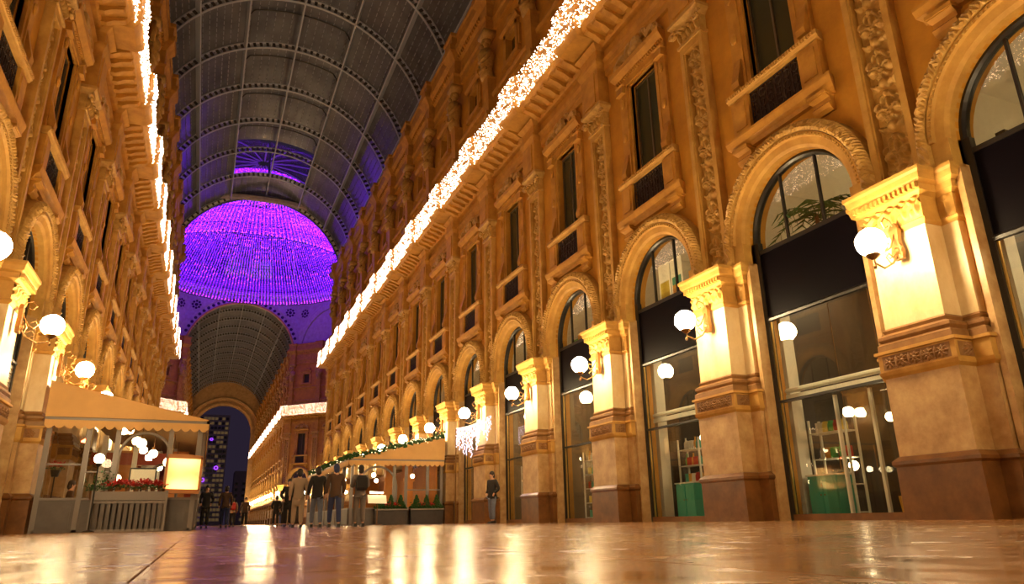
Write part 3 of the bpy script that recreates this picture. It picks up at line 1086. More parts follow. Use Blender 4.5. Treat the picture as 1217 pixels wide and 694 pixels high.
# mosaic inlay close to the lens
mo = empty('mosaic_inlay', floor, (-1.15, 2.05, 0.0005), .12)
rnd = random.Random(5)
tm = {}
for nm in ('mosaic_dark', 'mosaic_red', 'mosaic_pale', 'leaf'):
    tm[nm] = MB().loops([[(-.024, -.019, -.003), (.024, -.019, -.003), (.024, .019, -.003), (-.024, .019, -.003)], [(-.023, -.018, .0015), (.023, -.018, .0015), (.023, .018, .0015), (-.023, .018, .0015)]]).mesh('tessera', nm)
for i in range(24):
    for j in range(12):
        d = abs((i % 8) - 3.5) / 4 + abs((j % 12) - 5.5) / 6
        nm = 'mosaic_dark' if d < .55 or d > 1.45 else ('mosaic_red' if d < .8 else ('leaf' if d < .95 else 'mosaic_pale'))
        add('tessera', tm[nm], mo, ((i - 11.5) * .05, (j - 5.5) * .04, 0), rnd.uniform(-.12, .12))

# ------------------------------------------------------------------ glass barrel vault
VX, VZ, VR = 3.05, 25.6, 8.75
PURL = [math.radians(90 + a) for a in (-94, -70.5, -47, -23.5, 0, 23.5, 47, 70.5, 94)]


def vp(a, r, y):
    return (VX + r * math.cos(a), y, VZ + r * math.sin(a))


m = MB()
SEG = 56
for r0, r1, w_ in ((VR - .06, VR, .09), (VR + .36, VR + .42, .12)):
    L = []
    for i in range(SEG + 1):
        a = math.radians(-4) + math.radians(188) * i / SEG
        L.append([vp(a, r0, -w_), vp(a, r0, w_), vp(a, r1, w_), vp(a, r1, -w_)])
    m.loops(L)
RIB = m.mesh('rib', 'steel')
m = MB()
for i in range(64):
    a = math.radians(-4) + math.radians(188) * (i + .5) / 64
    da = .011
    m.loops([[vp(a - da, VR, -.03), vp(a + da, VR, -.03), vp(a + da, VR, .03), vp(a - da, VR, .03)], [vp(a - da, VR + .36, -.03), vp(a + da, VR + .36, -.03), vp(a + da, VR + .36, .03), vp(a - da, VR + .36, .03)]])
RIBWEB = m.mesh('rib_web', 'steel_dark')
SP = 5.55


def cell_meshes(sp, raised=False):
    panes, bars = [], []
    for j in range(len(PURL) - 1):
        a0, a1 = PURL[j], PURL[j + 1]
        ro = VR + (1.25 if j in (3, 4) and raised else .43)
        m = MB()
        L = []
        N = 6
        for i in range(N + 1):
            a = a0 + (a1 - a0) * i / N
            L.append([vp(a, ro, .0), vp(a, ro, sp), vp(a, ro + .02, sp), vp(a, ro + .02, 0)])
        m.loops(L)
        panes.append(m.mesh('pane', 'vault_glass'))
        m = MB()
        for i in range(1, 7):          # glazing bars along the vault, stepped at each sheet of glass
            a = a0 + (a1 - a0) * i / 7
            for q in range(9):
                ya, yb = .12 + (sp - .24) * q / 9, .12 + (sp - .24) * (q + .62) / 9
                m.loops([[vp(a - .0022, ro - .05, y), vp(a + .0022, ro - .05, y), vp(a + .0022, ro, y), vp(a - .0022, ro, y)] for y in (ya, yb)])
        bars.append(m.mesh('glazing_bars', 'vault_bar'))
    return panes, bars


PANES, BARS = cell_meshes(SP)
PANES_R, BARS_R = cell_meshes(SP, True)
CHEEK = []
for a in (PURL[3], PURL[5]):
    CHEEK.append(MB().loops([[vp(a - .002, VR + .4, y), vp(a + .002, VR + .4, y), vp(a + .002, VR + 1.27, y), vp(a - .002, VR + 1.27, y)] for y in (0, SP)]).mesh('lantern_side', 'vault_glass'))
mh = MB()          # hoop half way along each raised ridge bay
mh.tube([vp(PURL[3] + (PURL[5] - PURL[3]) * i / 20, VR + 1.15 - (.75 if i in (0, 20) else (.3 if i in (1, 19) else 0)), SP / 2) for i in range(21)], .05, 5)
HOOP = mh.mesh('lantern_hoop', 'steel_dark')
m = MB()
PURLIN = []
for a in PURL[1:-1]:
    PURLIN.append(MB().loops([[vp(a - .006, VR - .05, 0), vp(a + .006, VR - .05, 0), vp(a + .006, VR + .4, 0), vp(a - .006, VR + .4, 0)],
                              [vp(a - .006, VR - .05, SP), vp(a + .006, VR - .05, SP), vp(a + .006, VR + .4, SP), vp(a - .006, VR + .4, SP)]]).mesh('purlin', 'steel'))
LANTERN = []
for s in (-1, 1):    # light inner hoop seen against the ridge panels
    pass


def vault(name, y_end, n, direction, label):
    c = empty(name, label=label, cat='vault', kind='structure')
    for i in range(n + 1):
        y = y_end + direction * SP * i
        r = add('rib', RIB, c, (0, y, 0))
        add('rib_web', RIBWEB, r)
    for i in range(n):
        y = y_end + direction * SP * i - (SP if direction < 0 else 0)
        lifted = direction < 0 and i >= 2
        for j, me in enumerate(PANES_R if lifted else PANES):
            if direction < 0 and i == 1 and j in (3, 4):
                continue                      # open gap at the end of the raised ridge
            p = add('pane', me, c, (0, y, 0))
            add('glazing_bars', (BARS_R if lifted else BARS)[j], p, kind='stuff')
        if lifted:
            for me in CHEEK:
                add('lantern_side', me, c, (0, y, 0))
            add('lantern_hoop', HOOP, c, (0, y, 0))
        for me in PURLIN:
            add('purlin', me, c, (0, y, 0))
    # gutter ledge between attic cornice and vault foot
    for s in (-1, 1):
        xa = CX + s * 7.5
        xb = CX + s * 9.6
        ya, yb = sorted((y_end, y_end + direction * SP * n))
        build(MB().box(min(xa, xb), max(xa, xb), ya, yb, 26.42, 26.5), 'gutter_ledge', 'stone', c)
    return c


Y_OCT = 75.45
v1 = vault('ceiling', Y_OCT, 15, -1, 'dark glass and iron barrel vault over the near arcade')
# dark ring closing the near vault, its lit openings painted as pale plates
m = MB()
L = []
for i in range(65):
    a = math.radians(-4) + math.radians(188) * i / 64
    L.append([vp(a, VR - .12, -.05), vp(a, VR - .12, .25), vp(a, VR + .5, .25), vp(a, VR + .5, -.05)])
m.loops(L)
ring = build(m, 'end_ring', 'steel_dark', v1, loc=(0, Y_OCT, 0))
m = MB()
for i in range(44):
    a0 = math.radians(1) + math.radians(178) * i / 44
    a1 = a0 + math.radians(2.6)
    m.loops([[vp(a, r, y) for y in (-.10, -.05)] + [vp(a, r + .26, y) for y in (-.05, -.10)] for a, r in ((a0, VR + .02), (a1, VR + .02))])
build(m, 'lit_opening_plates', 'white_metal', ring)

# ------------------------------------------------------------------ octagon and far arm
OX, OY = CX, 92.4
oct_s = empty('wall_back', label='violet-lit octagon walls and drum under the dome', cat='wall', kind='structure')
DRUMS = []
far_y = 110.7
for s, side in ((1, 'right'), (-1, 'left')):
    # far chamfer: from (CX+s*7.83, far_y) outwards and towards the camera
    c = empty('wall_octagon_%s' % side, label='slanting octagon facade on the far %s, lit violet and gold' % side, cat='wall', kind='structure')
    ang = (PI / 2 + PI / 4) if s > 0 else (-PI / 2 - PI / 4)
    p0 = Vector((CX + s * 7.83, far_y, 0))
    d = Vector((s * math.sqrt(.5), -math.sqrt(.5), 0))
    rz = math.radians(135) if s > 0 else math.radians(-135)
    g = empty('light_garland', label='band of white bulbs on the slanting octagon facade far %s' % side, cat='garland', group='light garlands on the cornices')
    for k in range(3):
        q = p0 + d * (2.49 + 4.97 * k)
        facade_bay(c, q.x, q.y, rz, 1)
        upper_window(q.x, q.y, rz, 'tall window on the %s slanting octagon facade, %s from its inner corner' % (side, ORD[k + 1]))
        shop_window(q.x, q.y, rz, 'arched doorway of the %s slanting octagon facade, %s from its inner corner' % (side, ORD[k + 1]))
        add('bulb_cluster', GAR['front'], g, (q.x, q.y, 0), rz, kind='stuff')
        b = p0 + d * (2.49 + 4.97 * k)
        add('backing_wall', ROOM_DARK, c, (q.x, q.y, 0), rz)
    for k in range(4):
        q = p0 + d * (4.97 * k)
        facade_pier(c, q.x, q.y, rz)
        add('bulb_cluster', GAR['break'], g, (q.x, q.y, 0), rz, kind='stuff')
        e = d.cross(Vector((0, 0, 1))) * (-1 if s > 0 else 1)
        outn = Vector((-s * math.sqrt(.5), -math.sqrt(.5), 0))
        lp = q + outn * (PF + .62)
        wall_lamp(lp.x, lp.y, rz, 'small distant globe lamp on the %s slanting octagon facade, %s from its inner corner' % (side, ORD[k + 1]), 'globe lamps in the octagon')
    # upper wall of the chamfer with a blind arch
    mid = p0 + d * 7.45
    m = MB().box(-7.6, 7.6, -.6, -.2, 26.4, 34.0)
    u = build(m, 'drum_wall', 'violet_stone', c, loc=(mid.x, mid.y, 0), rz=rz)
    m = MB().arc([(6.3, -.2), (6.3, .05), (7.0, .1), (7.2, 0), (7.2, -.2)], 0, 25.6, 0.05, PI - .05, 32)
    build(m, 'blind_arch', 'violet_stone', u)
    DRUMS.append((u, 6.2 * s))

# far wall over the mouth of the far arm
pl = [(-9.2, 26.2), (-9.2, 34.2), (9.2, 34.2), (9.2, 26.2)]
FR, FZ = 7.65, 24.7
a_lo = math.asin((26.2 - FZ) / FR)
hole = [(FR * math.cos(a_lo + (PI - 2 * a_lo) * i / 40), FZ + FR * math.sin(a_lo + (PI - 2 * a_lo) * i / 40)) for i in range(41)]
m = MB()
bmn = holes_panel([(9.2, 26.2)] + hole[0:1] + hole[1:-1] + hole[-1:] + [(-9.2, 26.2), (-9.2, 36.0), (9.2, 36.0)], [], -.3, .1)
bmn.materials.append(MATS['violet_stone'])
fwall = add('drum_wall', bmn, oct_s, (VX, far_y, 0), PI)
m = MB().arc([(FR - .05, .1), (FR - .05, .35), (FR + .12, .4), (FR + .22, .3), (FR + .22, .1)], 0, FZ, .06, PI - .06, 44)
build(m, 'arch_ring', 'stone', fwall)
m = MB().arc([(FR + .95, .1), (FR + .95, .3), (FR + 1.08, .34), (FR + 1.12, .1)], 0, FZ, .4, PI - .4, 44)
build(m, 'arch_ring', 'violet_stone', fwall)
m = MB()
for i in range(27):
    a = math.radians(20) + math.radians(140) * i / 26
    m.lathe([(.0, 0), (.24, 0), (.24, .05), (.12, .08), (0, .08)], (0, 0, 0), 8)
    n0 = len(m.v) - 40
    for q in range(n0, len(m.v)):
        x, y, z = m.v[q]
        m.v[q] = ((FR + .58) * math.cos(a) + x, .1 + z, FZ + (FR + .58) * math.sin(a) + y)
build(m, 'arch_studs', 'iron_rosette', fwall)
# pierced rosettes in the spandrels
m = MB()
for k in range(8):
    a = k * PI / 4
    m.ball((.62 * math.cos(a), .12, .62 * math.sin(a)), .21, 8, 4, (1, .3, 1))
m.ball((0, .12, 0), .3, 10, 4, (1, .3, 1))
ROS = m.mesh('spandrel_rosette', 'iron_rosette')
m = MB()
m.tube([(1.0 * math.cos(2 * PI * k / 20), .12, 1.0 * math.sin(2 * PI * k / 20)) for k in range(21)], .06, 5)
ROSR = m.mesh('rosette_rim', 'violet_stone')
for u in (-6.75, 6.75):
    r = add('spandrel_rosette', ROS, fwall, (u, 0, 31.6), scale=(.86, 1, .86))
    add('rosette_rim', ROSR, r)
for dw, u in DRUMS:
    r = add('spandrel_rosette', ROS, dw, (u, -.3, 31.5), scale=(.86, 1, .86))
    add('rosette_rim', ROSR, r)

# far arm facades
for wall_name, x, rz, side in (('wall_far_right', WR, RZ_R, 'right'), ('wall_far_left', WL, RZ_L, 'left')):
    wf = empty(wall_name, label='facade of the far arcade beyond the octagon on the %s' % side, cat='wall', kind='structure')
    g = empty('light_garland', label='thin distant band of bulbs along the far arcade on the %s' % side, cat='garland', group='light garlands on the cornices')
    for k in range(15):
        yc = 113.4 + BAY * k
        facade_bay(wf, x, yc, rz, 1 if k < 3 else 0)
        facade_pier(wf, x, yc + 2.5, rz, 1 if k < 3 else 0)
        add('bulb_cluster', GAR['front'], g, (x, yc, 0), rz, kind='stuff')
        add('bulb_cluster', GAR['break'], g, (x, yc + 2.5, 0), rz, kind='stuff')
        add('backing_wall', ROOM_DARK, wf, (x, yc, 0), rz)
        sgn = -1 if side == 'right' else 1
        wall_lamp(x + sgn * (PF + .62), yc + 2.5, rz, 'tiny far globe lamp on the %s pier of the far %s arcade' % (ORD[k + 1], side), 'globe lamps of the far arcade')
v2 = vault('ceiling_far', far_y, 14, 1, 'dark glass and iron barrel vault over the far arcade')
# bright awning strip of the far shops
build(MB().loops([[(9.4, 116, 3.0), (10.2, 116, 3.7), (10.2, 116, 3.8), (9.4, 116, 3.1)], [(9.4, 186, 3.0), (10.2, 186, 3.7), (10.2, 186, 3.8), (9.4, 186, 3.1)]]), 'shop_awning', 'awning',
      label='long pale awning strip along the shops of the far arcade', cat='awning')
# end arch
Y_FAR = 188.5
RE = 6.6
outer = [(-9.5, 0), (-RE, 0), (-RE, 21.9)] + [(-RE * math.cos(PI * i / 32), 21.9 + RE * math.sin(PI * i / 32)) for i in range(1, 32)] + [(RE, 21.9), (RE, 0), (9.5, 0), (9.5, 35), (-9.5, 35)]
me = holes_panel(outer, [], -1.2, 0)
me.materials.append(MATS['end_stone'])
we = add('wall_end', me, None, (VX, Y_FAR, 0), PI, label='ochre end wall with the tall open exit arch', cat='wall', kind='structure')
m = MB().arc([(RE - .1, -1.0), (RE - .1, .2), (RE + .3, .3), (RE + .7, .25), (RE + .75, 0)], 0, 21.9, 0, PI, 32)
build(m, 'arch_ring', 'end_stone', we)
m = MB().arc([(RE + 1.3, 0), (RE + 1.3, .4), (RE + 1.8, .5), (RE + 1.9, 0)], 0, 21.9, 0, PI, 32)
build(m, 'arch_ring', 'end_stone', we)

# ------------------------------------------------------------------ dome
dome = empty('ceiling_dome', label='glass dome over the octagon behind the violet lights', cat='dome', kind='structure')
DZ, DR, DH = 34.0, 18.2, 13.5
m_p, m_r = [], []
NR = 16
for k in range(NR):
    a0, a1 = 2 * PI * k / NR, 2 * PI * (k + 1) / NR
    m = MB()
    L = []
    for i in range(9):
        t = PI / 2 * i / 8 * .97
        r, z = DR * math.cos(t), DZ + DH * math.sin(t)
        L.append([(OX + r * math.cos(a0), OY + r * math.sin(a0), z), (OX + r * math.cos((a0 + a1) / 2), OY + r * math.sin((a0 + a1) / 2), z), (OX + r * math.cos(a1), OY + r * math.sin(a1), z)])
    m.loops(L, closed=False, cap=False)
    p = build(m, 'dome_pane', 'dome_glass', dome)
    m = MB()
    m.tube([(OX + (DR - .2) * math.cos(t) * math.cos(a0), OY + (DR - .2) * math.cos(t) * math.sin(a0), DZ + (DH - .2) * math.sin(t)) for t in [PI / 2 * i / 10 * .97 for i in range(11)]], .12, 5)
    build(m, 'dome_rib', 'steel', dome)
m = MB()
m.tube([(OX + 17.9 * math.cos(2 * PI * k / 48), OY + 17.9 * math.sin(2 * PI * k / 48), 33.9) for k in range(49)], .35, 6)
build(m, 'drum_ring', 'violet_stone', dome)

# ------------------------------------------------------------------ violet curtain of light strings
cur = empty('light_curtain', None, (OX, OY, 0), label='huge bell of violet light strings hanging under the dome', cat='light curtain')
ZT, RT, ZB, RB = 43.4, 6.0, 31.2, 14.0


def bell(t):        # 0 top .. 1 bottom
    return RT + (RB - RT) * (t ** 0.92), ZT + (ZB - ZT) * t


rnd = random.Random(21)
NS = 190
VAR = []
for q in range(6):
    m = MB()
    m2 = MB()
    for i in range(84):
        t = (i + rnd.uniform(-.4, .4)) / 84
        t = min(max(t, 0), 1)
        r, z = bell(t)
        (m2 if (t > .965 or rnd.random() < .10) else m).tetra((r + rnd.uniform(-.05, .05), rnd.uniform(-.05, .05), z), rnd.uniform(.042, .062))
    VAR.append((m.mesh('bulbs', 'bulb_violet'), m2.mesh('bulbs', 'bulb_magenta')))
m = MB()
pts = [bell(i / 10) for i in range(11)]
m.tube([(r, 0, z) for r, z in pts], .014, 3)
STR = m.mesh('light_string', 'strand')
for k in range(NS):
    o = add('light_string', STR, cur, (0, 0, 0), 2 * PI * k / NS)
    a, b = VAR[rnd.randrange(6)]
    add('bulbs', a, o, kind='stuff')
    add('bulbs', b, o, kind='stuff')
for t, nm in ((0, 'top_hoop'), (.3, 'hoop'), (.62, 'hoop'), (.86, 'hoop'), (1, 'bottom_hoop')):
    r, z = bell(t)
    build(MB().tube([(r * math.cos(2 * PI * k / 64), r * math.sin(2 * PI * k / 64), z) for k in range(65)], .05, 5), nm, 'steel_dark', cur)
# lights across the closed top of the bell
m = MB()
for i in range(1500):
    r = RT * math.sqrt(rnd.random())
    a = rnd.uniform(0, 2 * PI)
    m.tetra((r * math.cos(a), r * math.sin(a), ZT + 1.2 * (1 - r / RT) + rnd.uniform(-.1, .1)), rnd.uniform(.03, .05))
build(m, 'top_lights', 'bulb_magenta', cur, kind='stuff')

# ------------------------------------------------------------------ buildings on the square beyond
tw = empty('office_tower', None, (-2.0, 290, 0), label='tall dim office tower with lit storeys seen through the exit arch', cat='building')
build(MB().box(-8, 9, 0, 14, 0, 40), 'tower_body', 'tower_wall', tw)
lit = MB().box(-.52, .52, -.08, .0, 0, 1.0).mesh('tower_window', 'tower_lit')
drk = MB().box(-.52, .52, -.08, .0, 0, 1.0).mesh('tower_window', 'tower_glass')
rnd = random.Random(3)
for i in range(13):
    for j in range(22):
        add('tower_window', lit if rnd.random() < (.85 if j < 11 else .45) else drk, tw, (-7.3 + 1.28 * i, 0, 1.5 + 1.74 * j))
m = MB()
m.tube([(.55 * math.cos(2 * PI * k / 16), 0, .55 * math.sin(2 * PI * k / 16)) for k in range(17)], .13, 5)
RG = m.mesh('light_ring', 'ring_glow')
from_px = [(-4.2, 29.6), (-4.3, 27.6), (-1.0, 31.4), (1.6, 21.0), (-6.0, 19.4), (-4.6, 16.8), (-2.6, 16.6), (-6.6, 11.2), (-0.6, 9.2), (-6.9, 7.6), (-3.8, 3.6), (-6.2, 24.2)]
for i, (x, z) in enumerate(from_px):
    add('light_ring', RG, tw, (x + 4.2, -.35, z - .6), 0, scale=(.8 + .3 * (i % 3 == 0),) * 3)
b2 = empty('office_block', None, (19, 300, 0), label='lower dark block beside the office tower beyond the exit arch', cat='building')
build(MB().box(-8, 14, 0, 14, 0, 20), 'block_body', 'tower_wall', b2)
for i in range(8):
    for j in range(7):
        add('block_window', drk if rnd.random() < .8 else lit, b2, (-7 + 2.6 * i, 0, 1.5 + 2.2 * j))

# ------------------------------------------------------------------ cafe pavilions
def scallop(x0, x1, z0, z1, n, flip=False):
    pts = [(x0, z1), (x1, z1)]
    w_ = (x1 - x0) / n
    for k in range(n):
        xa = x1 - k * w_
        for i in range(6):
            t = i / 5
            pts.append((xa - w_ * t, z0 + .045 - .09 * math.sin(PI * t) ** .8))
    return pts


def pavilion(xw, s, y0, width, length, z_eave, z_wall, z_base, posts, label, base_m, wall_m, side_glazed):
    """lean-to cafe pavilion; a runs out from the wall"""
    t = empty('cafe_pavilion', None, (xw + s * width / 2, y0, 0), label=label, cat='pavilion', group='glazed cafe pavilions')
    ox = -s * width / 2

    def X(a):
        return ox + s * a

    def bx(m, a0, a1, y0_, y1_, z0, z1):
        xa, xb = sorted((X(a0), X(a1)))
        m.box(xa, xb, y0_, y1_, z0, z1)
        return m
    # roof fabric and its gable end
    m = MB().loops([[(X(-.02), 0, z_wall), (X(width + .12), 0, z_eave), (X(width + .12), 0, z_eave + .04), (X(-.02), 0, z_wall + .04)],
                    [(X(-.02), length, z_wall), (X(width + .12), length, z_eave), (X(width + .12), length, z_eave + .04), (X(-.02), length, z_wall + .04)]])
    roof = build(m, 'awning_roof', 'awning', t, loc=(0, -.12, 0))
    m = MB().loops([[(X(0), -.10, z_eave), (X(width + .1), -.10, z_eave), (X(0), -.10, z_wall)], [(X(0), -.13, z_eave), (X(width + .1), -.13, z_eave), (X(0), -.13, z_wall)]])
    build(m, 'gable_fabric', 'awning', roof, loc=(0, .05, 0))
    m = MB()
    bx(m, -.0, width + .14, -.16, -.08, z_eave - .07, z_eave + .02)
    bx(m, width + .06, width + .14, -.16, length, z_eave - .07, z_eave + .02)
    build(m, 'eave_beam', 'kiosk_frame', t)
    xa, xb = sorted((X(0), X(width + .12)))
    m = MB().prism(scallop(xa, xb, z_eave - .26, z_eave - .06, int(width / .22)), -.155, -.135)
    build(m, 'valance', 'awning', t)
    m = MB().prism(scallop(0, length, z_eave - .26, z_eave - .06, int(length / .22)), 0, .02)
    v = build(m, 'valance', 'awning', t, loc=(X(width + .13), -.1, 0), rz=PI / 2)
    # base panels, each one between two posts
    for a0, a1 in zip(posts[:-1], posts[1:]):
        m = bx(MB(), a0 + .05, a1 - .05, -.03, .05, .04, z_base)
        bx(m, a0 + .14, a1 - .14, -.05, -.02, .14, z_base - .10)
        build(m, 'base_panel', base_m, t)
        g = build(bx(MB(), a0 + .04, a1 - .04, .0, .008, z_base + .06, z_eave - .1), 'pane', 'kiosk_glass', t)
    m = bx(MB(), posts[0], posts[-1], -.05, .07, 0, .06)
    build(m, 'base_rail', base_m, t)
    m = bx(MB(), posts[0], posts[-1], -.06, .06, z_base, z_base + .06)
    build(m, 'window_sill', 'kiosk_frame', t)
    for a in posts:
        build(bx(MB(), a - .06, a + .06, -.05, .07, 0, z_eave - .05), 'post', 'kiosk_frame', t)
    # side facing the nave
    ny = max(2, int(length / 1.6))
    for k in range(ny):
        ya, yb = length * k / ny, length * (k + 1) / ny
        build(bx(MB(), width - .03, width + .05, ya + .05, yb - .05, .04, z_base), 'base_panel', base_m, t)
        build(bx(MB(), width, width + .008, ya + .04, yb - .04, z_base + .06, z_eave - .1), 'pane', 'kiosk_glass', t)
        build(bx(MB(), width - .05, width + .07, yb - .06, yb + .06, 0, z_eave - .05), 'post', 'kiosk_frame', t)
    build(bx(MB(), width - .06, width + .06, 0, length, z_base, z_base + .06), 'window_sill', 'kiosk_frame', t)
    # inside: floor, back partition
    build(bx(MB(), .05, width - .05, .1, length - .1, .0, .03), 'inner_floor', 'wood', t)
    build(bx(MB(), .05, width - .3, length - .2, length - .1, .03, z_eave - .1), 'back_wall', wall_m, t)
    return t, X


def hoop_arch(parent, x, z, r, y, th=.035):
    m = MB().tube([(x + r * math.cos(PI * k / 16), y, z + r * math.sin(PI * k / 16)) for k in range(17)], th, 6)
    m.tube([(x - r, y, z), (x - r, y, z - .75)], th, 6)
    m.tube([(x + r, y, z), (x + r, y, z - .75)], th, 6)
    return build(m, 'hoop_arch', 'kiosk_frame', parent)


def globe_lamp(loc, r, drop, label, grp, floor_pole=None):
    t = empty('globe_lamp', None, loc, label=label, cat='lamp', group=grp)
    build(MB().ball((0, 0, 0), r, 12, 8), 'globe', 'cafe_globe', t, True)
    m = MB()
    if floor_pole:
        m.tube([(0, 0, -r), (0, 0, -loc[2] + .02)], .02, 6)
        m.lathe([(.14, -loc[2]), (.14, -loc[2] + .02), (.03, -loc[2] + .06)], (0, 0, 0), 10)
        m.lathe([(.03, -r - .08), (.07, -r - .02), (.06, -r + .02)], (0, 0, 0), 8)
        build(m, 'pole', 'dark_metal', t)
    else:
        m.tube([(0, 0, r), (0, 0, r + drop)], .012, 5)
        m.lathe([(.05, r - .01), (.05, r + .05), (.02, r + .07)], (0, 0, 0), 8)
        build(m, 'cord', 'brass', t)
    return t


mat('cafe_globe', (0.9, 0.85, 0.7), 0.4, emit=(1.0, 0.74, 0.42), es=22)

mat('lantern_tube', (0.9, 0.85, 0.7), 0.4, emit=(1.0, 0.80, 0.45), es=55)
LK_Y, LK_W, LK_XW = 22.0, 3.86, -4.0
posts = [0.12, 1.05, 1.75, 3.05, 3.78]
kl, XLk = pavilion(LK_XW, 1, LK_Y, LK_W, 16.0, 2.92, 3.85, .80, posts, 'glazed cafe pavilion with tan scalloped awning against the left facade', 'kiosk_panel', 'red_wall', True)
hoop_arch(kl, XLk(2.45), 1.95, .62, -.02, .04)
h2 = hoop_arch(kl, XLk(2.75), 1.65, .45, 5.0, .05)
m = MB().box(XLk(.12), XLk(1.05), -.03, .03, 1.68, 1.73)
m.box(XLk(1.05), XLk(1.75), -.03, .03, 1.50, 1.54)
build(m, 'middle_rail', 'kiosk_frame', kl)
# inner partitions with warm colour
m = MB()
m.box(XLk(.2), XLk(.28), .3, 15, .1, .95)
build(m, 'inner_wall', 'wood', kl)
m = MB()
for a in (1.0, 1.9, 2.9):
    for yy in (4.0, 8.0, 12.0):
        m.box(XLk(a) - .07, XLk(a) + .07, yy - .07, yy + .07, .03, 2.9)
        m.box(XLk(a) - .1, XLk(a) + .1, yy - .1, yy + .1, .03, .7)
build(m, 'inner_posts', 'shop_white', kl, kind='stuff')
m = MB().box(XLk(.4), XLk(3.4), 6.0, 6.1, 2.15, 2.55)
build(m, 'counter_canopy', 'red_wall', kl)
m = MB().box(XLk(.6), XLk(3.2), 6.0, 6.5, .03, 1.05)
build(m, 'counter', 'wood', kl)
for i, (a0, a1, mt) in enumerate(((.5, .95, 'shop_white'), (1.15, 1.75, 'orange_wall'), (2.0, 2.5, 'shop_white'), (2.75, 3.4, 'orange_wall'))):
    build(MB().box(XLk(a0), XLk(a1), 7.4, 7.45, .9, 2.75), 'curtain', mt, kl)

lk = [((-1.72, 22.7, 2.36), .13, 'lamp nearest the hoop top'), ((-1.42, 23.2, 2.12), .12, 'second lamp, under the hoop'), ((-1.0, 23.6, 1.92), .15, 'third lamp, right of the hoop'),
      ((-.95, 24.6, 1.62), .13, 'lowest lamp on the right'), ((-2.35, 24.2, 1.48), .11, 'low lamp left of the menu board'), ((-2.25, 23.0, 2.72), .10, 'small lamp tight under the valance'),
      ((-1.5, 28.5, 2.1), .12, 'deep lamp before the red canopy'), ((-2.6, 30.5, 2.2), .12, 'deepest lamp on the left'), ((-.9, 27.0, 2.2), .12, 'deep lamp on the right')]
for loc, r, d in lk:
    globe_lamp(loc, r, max(.05, 2.85 - loc[2] - r), 'white globe inside the left cafe pavilion, ' + d, 'globes inside the left pavilion')
globe_lamp((-2.52, 21.15, 1.80), .125, 0, 'standing globe lamp on a dark pole before the left pavilion', 'standing globe lamps', True)
# red heater lamp
t = empty('heater_lamp', None, (-3.15, 23.0, 2.42), label='small red glowing heater lamp in the left pavilion corner', cat='lamp')
build(MB().lathe([(.03, .06), (.11, .0), (.11, -.03), (.02, -.05)], (0, 0, 0), 10), 'red_glow', 'red_lamp', t)
build(MB().tube([(0, 0, .06), (0, 0, .40)], .015, 5), 'cord', 'dark_metal', t)
t = empty('flower_stand', None, (-3.70, 22.75, .03), label='tall thin stand with red flowers by the left pavilion glass', cat='flower stand')
build(MB().tube([(0, 0, 0), (0, 0, 1.45)], .02, 6), 'pole', 'dark_metal', t)
build(MB().lathe([(.18, 0), (.18, .02), (.03, .05)], (0, 0, 0), 10), 'base', 'dark_metal', t)
build(MB().lathe([(.08, 1.40), (.13, 1.58), (.11, 1.58)], (0, 0, 0), 10), 'pot', 'dark_metal', t)
FLOWER_AT = t
# menu board inside
t = empty('menu_board', None, (-1.55, 22.35, 1.42), label='pale framed menu board behind the glass above the poinsettias', cat='board')
build(MB().box(-.34, .34, -.02, .02, -.24, .24), 'frame', 'dark_metal', t)
build(MB().box(-.30, .30, -.03, -.02, -.20, .20), 'sheet', 'paper_lit', t)
build(MB().tube([(0, .03, -.24), (0, .03, -1.42)], .02, 5), 'stand', 'dark_metal', t)
# glowing menu lantern on the right corner
t = empty('menu_lantern', None, (-.52, 21.72, 1.46), label='glowing amber menu lantern on the corner of the left pavilion', cat='lantern')
build(MB().prism([(-.42, -.40), (.40, -.42), (.43, .40), (-.40, .44)], -.115, -.110), 'glass_front', 'frosted', t)
build(MB().prism([(-.42, -.40), (.40, -.42), (.43, .40), (-.40, .44)], .09, .10), 'back_plate', 'shop_white', t)
for zz in (-.33, .33):
    build(MB().tube([(-.36, .02, zz), (.36, .02, zz)], .022, 6), 'light_tube', 'lantern_tube', t)
m = MB()
m.prism([(-.46, -.50), (.44, -.52), (.44, -.41), (-.46, -.39)], -.12, .12)
m.prism([(-.46, .42), (.47, .39), (.44, .48), (0, .53), (-.42, .52)], -.12, .12)
for s in (-1, 1):
    m.box(s * .43 - .03, s * .43 + .03, -.12, .11, -.45, .45)
build(m, 'frame', 'sign_frame', t)
build(MB().box(-.08, .08, .09, .30, -.05, .05), 'bracket', 'sign_frame', t)


def leaf_cluster(cnt, spread_, size, seed, flat=.5):
    rnd = random.Random(seed)
    m = MB()
    for i in range(cnt):
        c = Vector((rnd.gauss(0, spread_[0]), rnd.gauss(0, spread_[1]), abs(rnd.gauss(0, spread_[2]))))
        d = Vector((rnd.uniform(-1, 1), rnd.uniform(-1, 1), rnd.uniform(-.2, 1))).normalized()
        sd = d.cross(Vector((0, 0, 1)) if abs(d.z) < .9 else Vector((1, 0, 0))).normalized()
        nn = d.cross(sd) * .004
        L_ = size * rnd.uniform(.7, 1.2)
        a, b, c2, e = c, c + d * L_ * .5 + sd * L_ * .28, c + d * L_, c + d * L_ * .5 - sd * L_ * .28
        q = len(m.v)
        m.v += [tuple(a + nn), tuple(b + nn), tuple(c2 + nn), tuple(e + nn), tuple(a - nn), tuple(b - nn), tuple(c2 - nn), tuple(e - nn)]
        m.f += [(q, q + 1, q + 2, q + 3), (q + 7, q + 6, q + 5, q + 4), (q, q + 4, q + 5, q + 1), (q + 1, q + 5, q + 6, q + 2), (q + 2, q + 6, q + 7, q + 3), (q + 3, q + 7, q + 4, q)]
    return m


